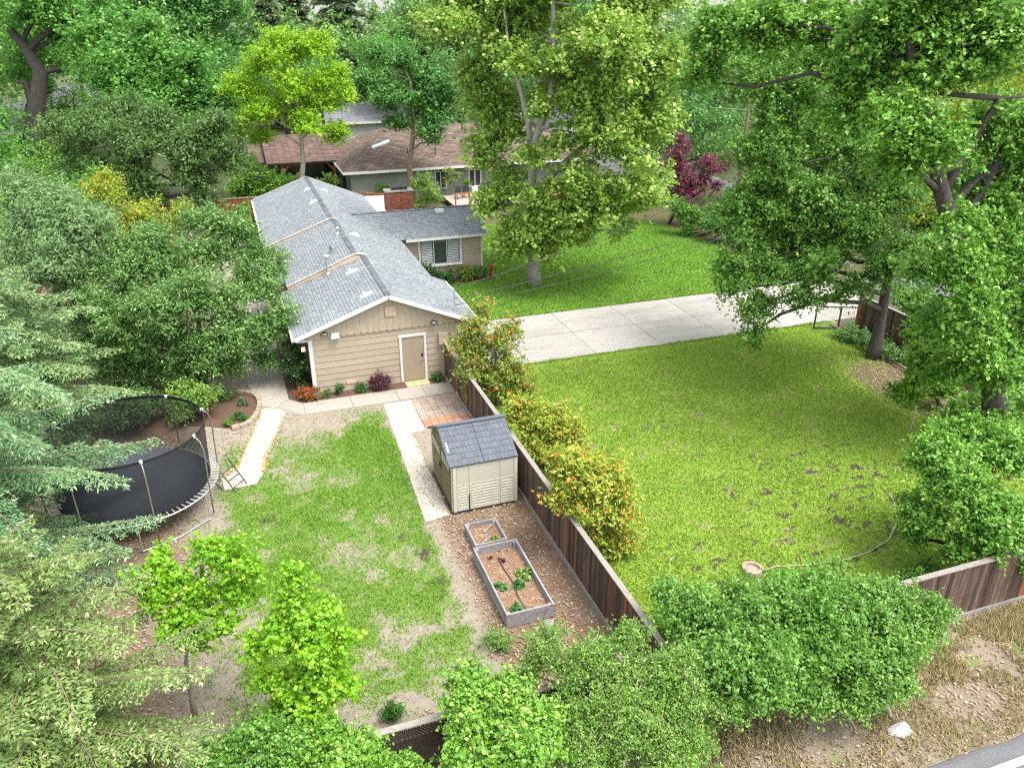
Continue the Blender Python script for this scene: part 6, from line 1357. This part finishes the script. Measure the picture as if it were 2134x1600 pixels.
# --- background trees that can be told apart, then the woodland as one mass
def round_tree(name, label, x, y, h, r0, leafm, n, leaf, seed, group, bark='bark_dark', cr=.9, kw={}):
    r = np.random.default_rng(seed); lobes = [(x, y, h-r0*.8, r0*.75)]
    for k in range(8):
        a = k*2.4+r.random(); rr = r0*r.uniform(.45,.75); lobes.append((x+rr*math.cos(a), y+rr*math.sin(a), h-r0*r.uniform(.7,1.7), r0*r.uniform(.42,.6)))
    tree(name, ([(x,y,0),(x+.1,y,h*.35),(x,y+.1,h*.7)], lobes), label, 'tree', leafm, n, leaf, bark, .3, seed, group, nfine=40, cr=cr, per=28, **kw)
BG = [('garden_tree','fresh green tree between the dark oak and the pale feathery one',-9.5,54,6.5,3.4,LM['laurel'],14000,.17),('garden_tree','fresh green tree behind the pale feathery tree',-16.5,64,8.5,3.8,LM['laurel'],14000,.2),
      ('garden_tree','tall bright tree closing the view above the dark oak',-18,96,17,5.5,LM['shrub'],14000,.32),('garden_tree','tall bright tree left of the tall conifers',0,108,19,6,LM['far'],14000,.36),
      ('garden_tree','bright tree in the gap above the porch roof',6.5,90,13,4,LM['far'],11000,.28),('street_tree','dark green tree behind the purple plums',34.5,58,12,5,LM['darkgreen'],16000,.24), ('street_tree','tree with leafy crown across the street behind the oak',42,50,13,5.5,LM['oak'],16000,.24),
      ('street_tree','yellow-leaved tree shining through the massive oak at the top',50,46,15,6,LM['far_yellow'],16000,.26), ('street_tree','yellow-leaved tree shining through between the two oaks',43,40,9,4,LM['far_yellow'],10000,.22),
      ('street_tree','lime-coloured bush across the street behind the thick trunk',41,30,5,3,LM['maple'],9000,.18), ('street_tree','lime-coloured bush by the mesh fence',32.6,42.5,3.0,1.6,LM['maple'],5000,.14),
      ('street_tree','green tree across the street at the right edge',46,33,12,5.5,LM['oak'],15000,.24), ('street_tree','green tree far down the street',44,70,14,6,LM['far'],15000,.28),
      ('street_tree','yellow shrub low beside the wooden frame',31.9,38.9,1.7,.9,LM['maple'],2600,.12),
      ('garden_tree','dark rounded tree between the tall conifers and the dark ash',24,86,11,4.2,LM['darkgreen'],12000,.26), ('garden_tree','blue-green rounded tree before the massive conifer',19,98,14,4.5,LM['laurel'],12000,.28),
      ('garden_tree','dark tree behind the plane tree trunk',33,84,14,5.5,LM['darkgreen'],15000,.28), ('garden_tree','green tree left of the orange house',-27,90,9,4,LM['laurel'],10000,.26),
      ('garden_tree','green tree behind the pergola',-14,96,8,3.5,LM['shrub'],9000,.24), ('garden_tree','green tree at the far left behind the pale cedar',-13,50,6.2,3.2,LM['shrub_broad'],12000,.16),
      ('garden_tree','tall green tree rising behind the light green one at the top left',-14,104,19,6,LM['laurel'],14000,.34),('garden_tree','tall green tree at the very top left corner',-33,112,20,7,LM['far'],14000,.36),
      ('garden_tree','green tree filling the gap left of the yellow-green tree',1.5,84,12.5,4.5,LM['darkgreen'],13000,.28),('garden_tree','green tree behind the porch roof',9.5,84,10.5,3.6,LM['laurel'],11000,.26),
      ('garden_tree','tall green tree behind the plane tree top left side',27,100,18,6,LM['far'],14000,.34),('garden_tree','tall green tree behind the plane tree top right side',40,90,18,6.5,LM['laurel'],15000,.34),
      ('garden_tree','leafy tree screening the far left roofs',-19.5,80,9.5,3.6,LM['laurel'],12000,.24),('garden_tree','low leafy tree before the pergola',-17.5,72,5.5,2.6,LM['shrub_broad'],9000,.2),
      ('garden_tree','rounded tree between the cedar and the pergola garden',-12.5,70,5.5,2.8,LM['shrub_broad'],9000,.18)]
for i, (nm, lb, x, y, h, r0, lmm, n, lf) in enumerate(BG):
    round_tree(nm, lb, x, y, h, r0, lmm, n, lf, 200+i, 'trees across the street' if nm == 'street_tree' else 'trees in the gardens behind', cr=.55 if h < 7 else .95)
R5 = np.random.default_rng(77); wl_ = []
for i in range(150):
    y = R5.uniform(105, 190); x = R5.uniform(-.75, 1.05)*y*.75 + y*.2; h = R5.uniform(12, 17) + (y-105)*.03; r0 = R5.uniform(3.5,6)
    wl_.append((x, y, h-r0, r0)); wl_.append((x+R5.uniform(-3,3), y-2, h-r0*1.9, r0*.9))
for i in range(40):
    y = R5.uniform(60, 105); x = R5.uniform(46, 80) + (y-60)*.3; r0 = R5.uniform(3.5,5.5); h = R5.uniform(8, 13); wl_.append((x,y,h-r0,r0)); wl_.append((x,y-1,r0*.8,r0))
for i in range(26):
    y = R5.uniform(14, 62); x = R5.uniform(43, 66); r0 = R5.uniform(2.5,4.5); h = R5.uniform(5, 11); wl_.append((x,y,h-r0,r0)); wl_.append((x,y,r0*.7,r0))
q, at, cc = cloud(wl_, 190000, .60, per=24, cr=1.3, seed=78, new=.08)
tag(link('woodland', np_mesh('woodland', q, 4, LM['far'], at)), 'far wood of mixed green trees closing the view', None, None, 'stuff')

# --- planting round the house
def shrub(name, label, x, y, r0, h, leafm, n, leaf, seed, group=None, cat='shrub', **kw):
    r = np.random.default_rng(seed); lobes = [(x,y,h*.5,min(r0,h*.5)*1.0)]
    for k in range(5):
        a = k*1.2566+r.random(); lobes.append((x+r0*.5*math.cos(a), y+r0*.5*math.sin(a), h*r.uniform(.3,.65), r0*.5))
    kw.setdefault('per', 16); kw.setdefault('cr', r0*.35)
    root = empty(name, (x,y,0), label, cat, group); q, at, cc = cloud(lobes, n, leaf, seed=seed, zmin=.03, **kw)
    mb = MB()
    for k in range(7):
        b = cc[r.integers(len(cc))]; mb.tube([(x+r.normal()*.03,y+r.normal()*.03,-.02), ((x+b[0])/2,(y+b[1])/2,b[2]*.6), tuple(b)], [.012,.009,.004], 5, False)
    mb.build('stems', M['twig'], root); link('leaves', np_mesh('leaves', q, 4, leafm, at), root); return root
shrub('purple_shrub', 'dark purple loropetalum left of the tan door', 4.75, 29.62, .46, .78, LM['loropetalum'], 3600, .055, 301, new=.12, aspect=.4)
shrub('purple_shrub', 'upright dark purple sprig behind the larger purple shrub', 4.42, 29.80, .24, .72, LM['loropetalum'], 1100, .055, 302, new=.1, aspect=.4)
shrub('bed_shrub', 'upright small green shrub nearest the corner in the front bed', 3.02, 29.72, .20, .55, LM['boxleaf'], 1500, .05, 303, 'small green shrubs along the gable wall')
shrub('bed_shrub', 'rounded small green shrub beside the purple one', 3.86, 29.66, .26, .38, LM['boxleaf'], 1500, .05, 304, 'small green shrubs along the gable wall', upw=.2)
shrub('bed_shrub', 'rounded small green shrub right of the tan door', 7.06, 29.66, .25, .40, LM['boxleaf'], 1500, .05, 305, 'small green shrubs along the gable wall', upw=.2)
shrub('low_plant', 'low green plant with pink bloom at the start of the front bed', 2.45, 29.70, .30, .22, LM['red_flower'], 900, .05, 306, new=.05)
shrub('red_flowers', 'bush covered in red flowers at the house corner', 1.72, 29.72, .48, .50, LM['red_flower'], 3200, .055, 307, new=.42)
shrub('jasmine_hedge', 'glossy dark climber with small white flowers beside the corner of the house', 1.52, 31.3, .60, 1.75, LM['jasmine'], 9000, .06, 308, new=.03, zmin=.05) if False else None
def tall_shrub(name, label, x, y, rx, h, leafm, n, leaf, seed, **kw):
    lobes = [(x+.1*math.sin(3*k), y+dy, z, rx*s) for k, (dy, z, s) in enumerate(((0,h*.25,.95),(.5,h*.3,.9),(-.2,h*.55,.9),(.4,h*.6,.95),(.1,h*.82,.75),(.9,h*.5,.85),(1.4,h*.3,.8),(1.4,h*.65,.7)))]
    tree(name, ([(x,y,0),(x,y,h*.4),(x,y,h*.7)], lobes), label, 'shrub', leafm, n, leaf, 'bark_brown', .04, seed, nfine=30, **kw)
tall_shrub('jasmine_hedge', 'glossy dark climber with small white flowers beside the corner of the house', 1.45, 30.9, .55, 1.9, LM['jasmine'], 12000, .065, 308, per=20, cr=.2, new=.05)
shrub('round_shrub', 'dense clipped round shrub under the triple window', 9.85, 42.45, .75, 1.25, LM['jasmine'], 6000, .075, 309, 'shrubs under the triple window', new=.02)
shrub('window_shrub', 'low dark shrub beside the clipped round one', 10.9, 42.3, .55, .70, LM['boxleaf'], 3000, .08, 310, 'shrubs under the triple window')
shrub('window_shrub', 'yellowish flowering shrub under the right window pane', 11.9, 42.4, .60, .95, LM['photinia'], 3200, .08, 311, 'shrubs under the triple window', new=.05)
shrub('window_shrub', 'dark shrub at the right end of the window bed', 12.9, 42.4, .55, .80, LM['evergreen'], 3000, .08, 312, 'shrubs under the triple window')
shrub('flax_plant', 'grassy dark tuft beside the lattice fence', 1.75, 12.9, .22, .40, LM['boxleaf'], 500, .22, 313, aspect=.09, upw=0, cat='plant')
for i, (x, y, r0, lb) in enumerate(((5.38,15.1,.18,'leafy seedling in the near corner of the large raised bed'),(5.32,16.05,.19,'leafy seedling at the left edge of the large raised bed'),(5.78,15.95,.16,'leafy seedling in the middle of the large raised bed'),(6.05,16.3,.22,'pale straggling seedling at the right edge of the large raised bed'))):
    s_ = shrub('seedling', lb, x, y, r0, .42, LM['cabbage'] if i < 3 else LM['willow'], 420, .085, 320+i, 'seedlings in the raised beds', cat='plant', aspect=.7)
shrub('seedling', 'single bright seedling in the small raised bed', 5.85, 18.12, .14, .34, LM['maple_green'], 260, .08, 325, 'seedlings in the raised beds', cat='plant', aspect=.7)
for i, (x, y, lb) in enumerate(((5.45,17.25,'dark withered clump at the back of the large raised bed'),(5.72,17.1,'dark withered clump beside another in the large raised bed'))):
    shrub('withered_plant', lb, x, y, .11, .32, LM['plum'], 160, .06, 328+i, 'withered plants in the large bed', cat='plant')
for i, (x, y, r0, h, k, lb) in enumerate(((-.95,28.75,.32,.30,'boxleaf','feathery green plant in the corner bed by the curved edging'),(-1.35,28.45,.2,.22,'shrub','small green tuft at the near tip of the corner bed'),(-.62,28.6,.15,.16,'shrub','tiny green tuft against the curved edging'),(-.75,30.0,.22,.25,'jasmine','small white-flowered plant in the corner bed'),(-1.3,30.6,.35,.5,'boxleaf','dark leafy plant at the back of the corner bed'))):
    shrub('bed_plant', lb, x, y, r0, h, LM[k], 700, .055, 340+i, 'plants in the corner bed', cat='plant', new=.1 if k == 'jasmine' else 0)
for i, (x, y, r0, h, lb) in enumerate(((-2.6,29.6,1.1,1.5,'yellow-green hedge bush right behind the trampoline net'),(-4.4,29.2,1.3,1.7,'dark hedge bush behind the middle of the trampoline'),(-6.6,28.2,1.4,1.8,'dark hedge bush behind the left of the trampoline'))):
    shrub('hedge_bush', lb, x, y, r0, h, LM['willow'] if i == 0 else LM['evergreen_dark'], 9000, .09, 350+i, 'bushes behind the trampoline', per=20, cr=.3)
for i, (x, y, r0, h, lb) in enumerate(((26.6,27.6,.75,.5,'low grey-green ground cover nearest the gate'),(26.9,26.3,.8,.55,'low grey-green ground cover behind the oak trunk'),(27.0,24.9,.8,.5,'low grey-green ground cover furthest from the gate'))):
    shrub('ground_cover', lb, x, y, r0, h, LM['evergreen'], 4000, .08, 360+i, 'ground cover along the fence bed')
shrub('bay_bush', 'long-leaved bush behind the fence corner', 9.3, 12.9, .8, 1.5, LM['shrub_broad'], 3800, .17, 370, aspect=.25, upw=.8, new=.12)
shrub('bay_bush', 'broad green bush filling the inner corner of the fences', 8.5, 12.3, .95, 1.5, LM['shrub_broad'], 7000, .09, 375, aspect=.5)
shrub('bay_bush', 'grey-green weedy bush beside the stump', 10.9, 13.4, .6, 1.0, LM['verge'], 2600, .10, 371, aspect=.35)
shrub('weed_clump', 'pale weedy clump at the near lawn edge by the hose', 14.1, 13.6, .55, .7, LM['willow'], 1800, .08, 372, aspect=.4)
shrub('weed_clump', 'weedy green clump against the verge fence inside the lawn', 16.2, 12.6, .6, .8, LM['shrub'], 2600, .08, 373)
shrub('weed_clump', 'low weedy clump beside the large raised bed corner', 4.6, 14.2, .45, .4, LM['shrub_fine'], 1500, .06, 374, aspect=.4)
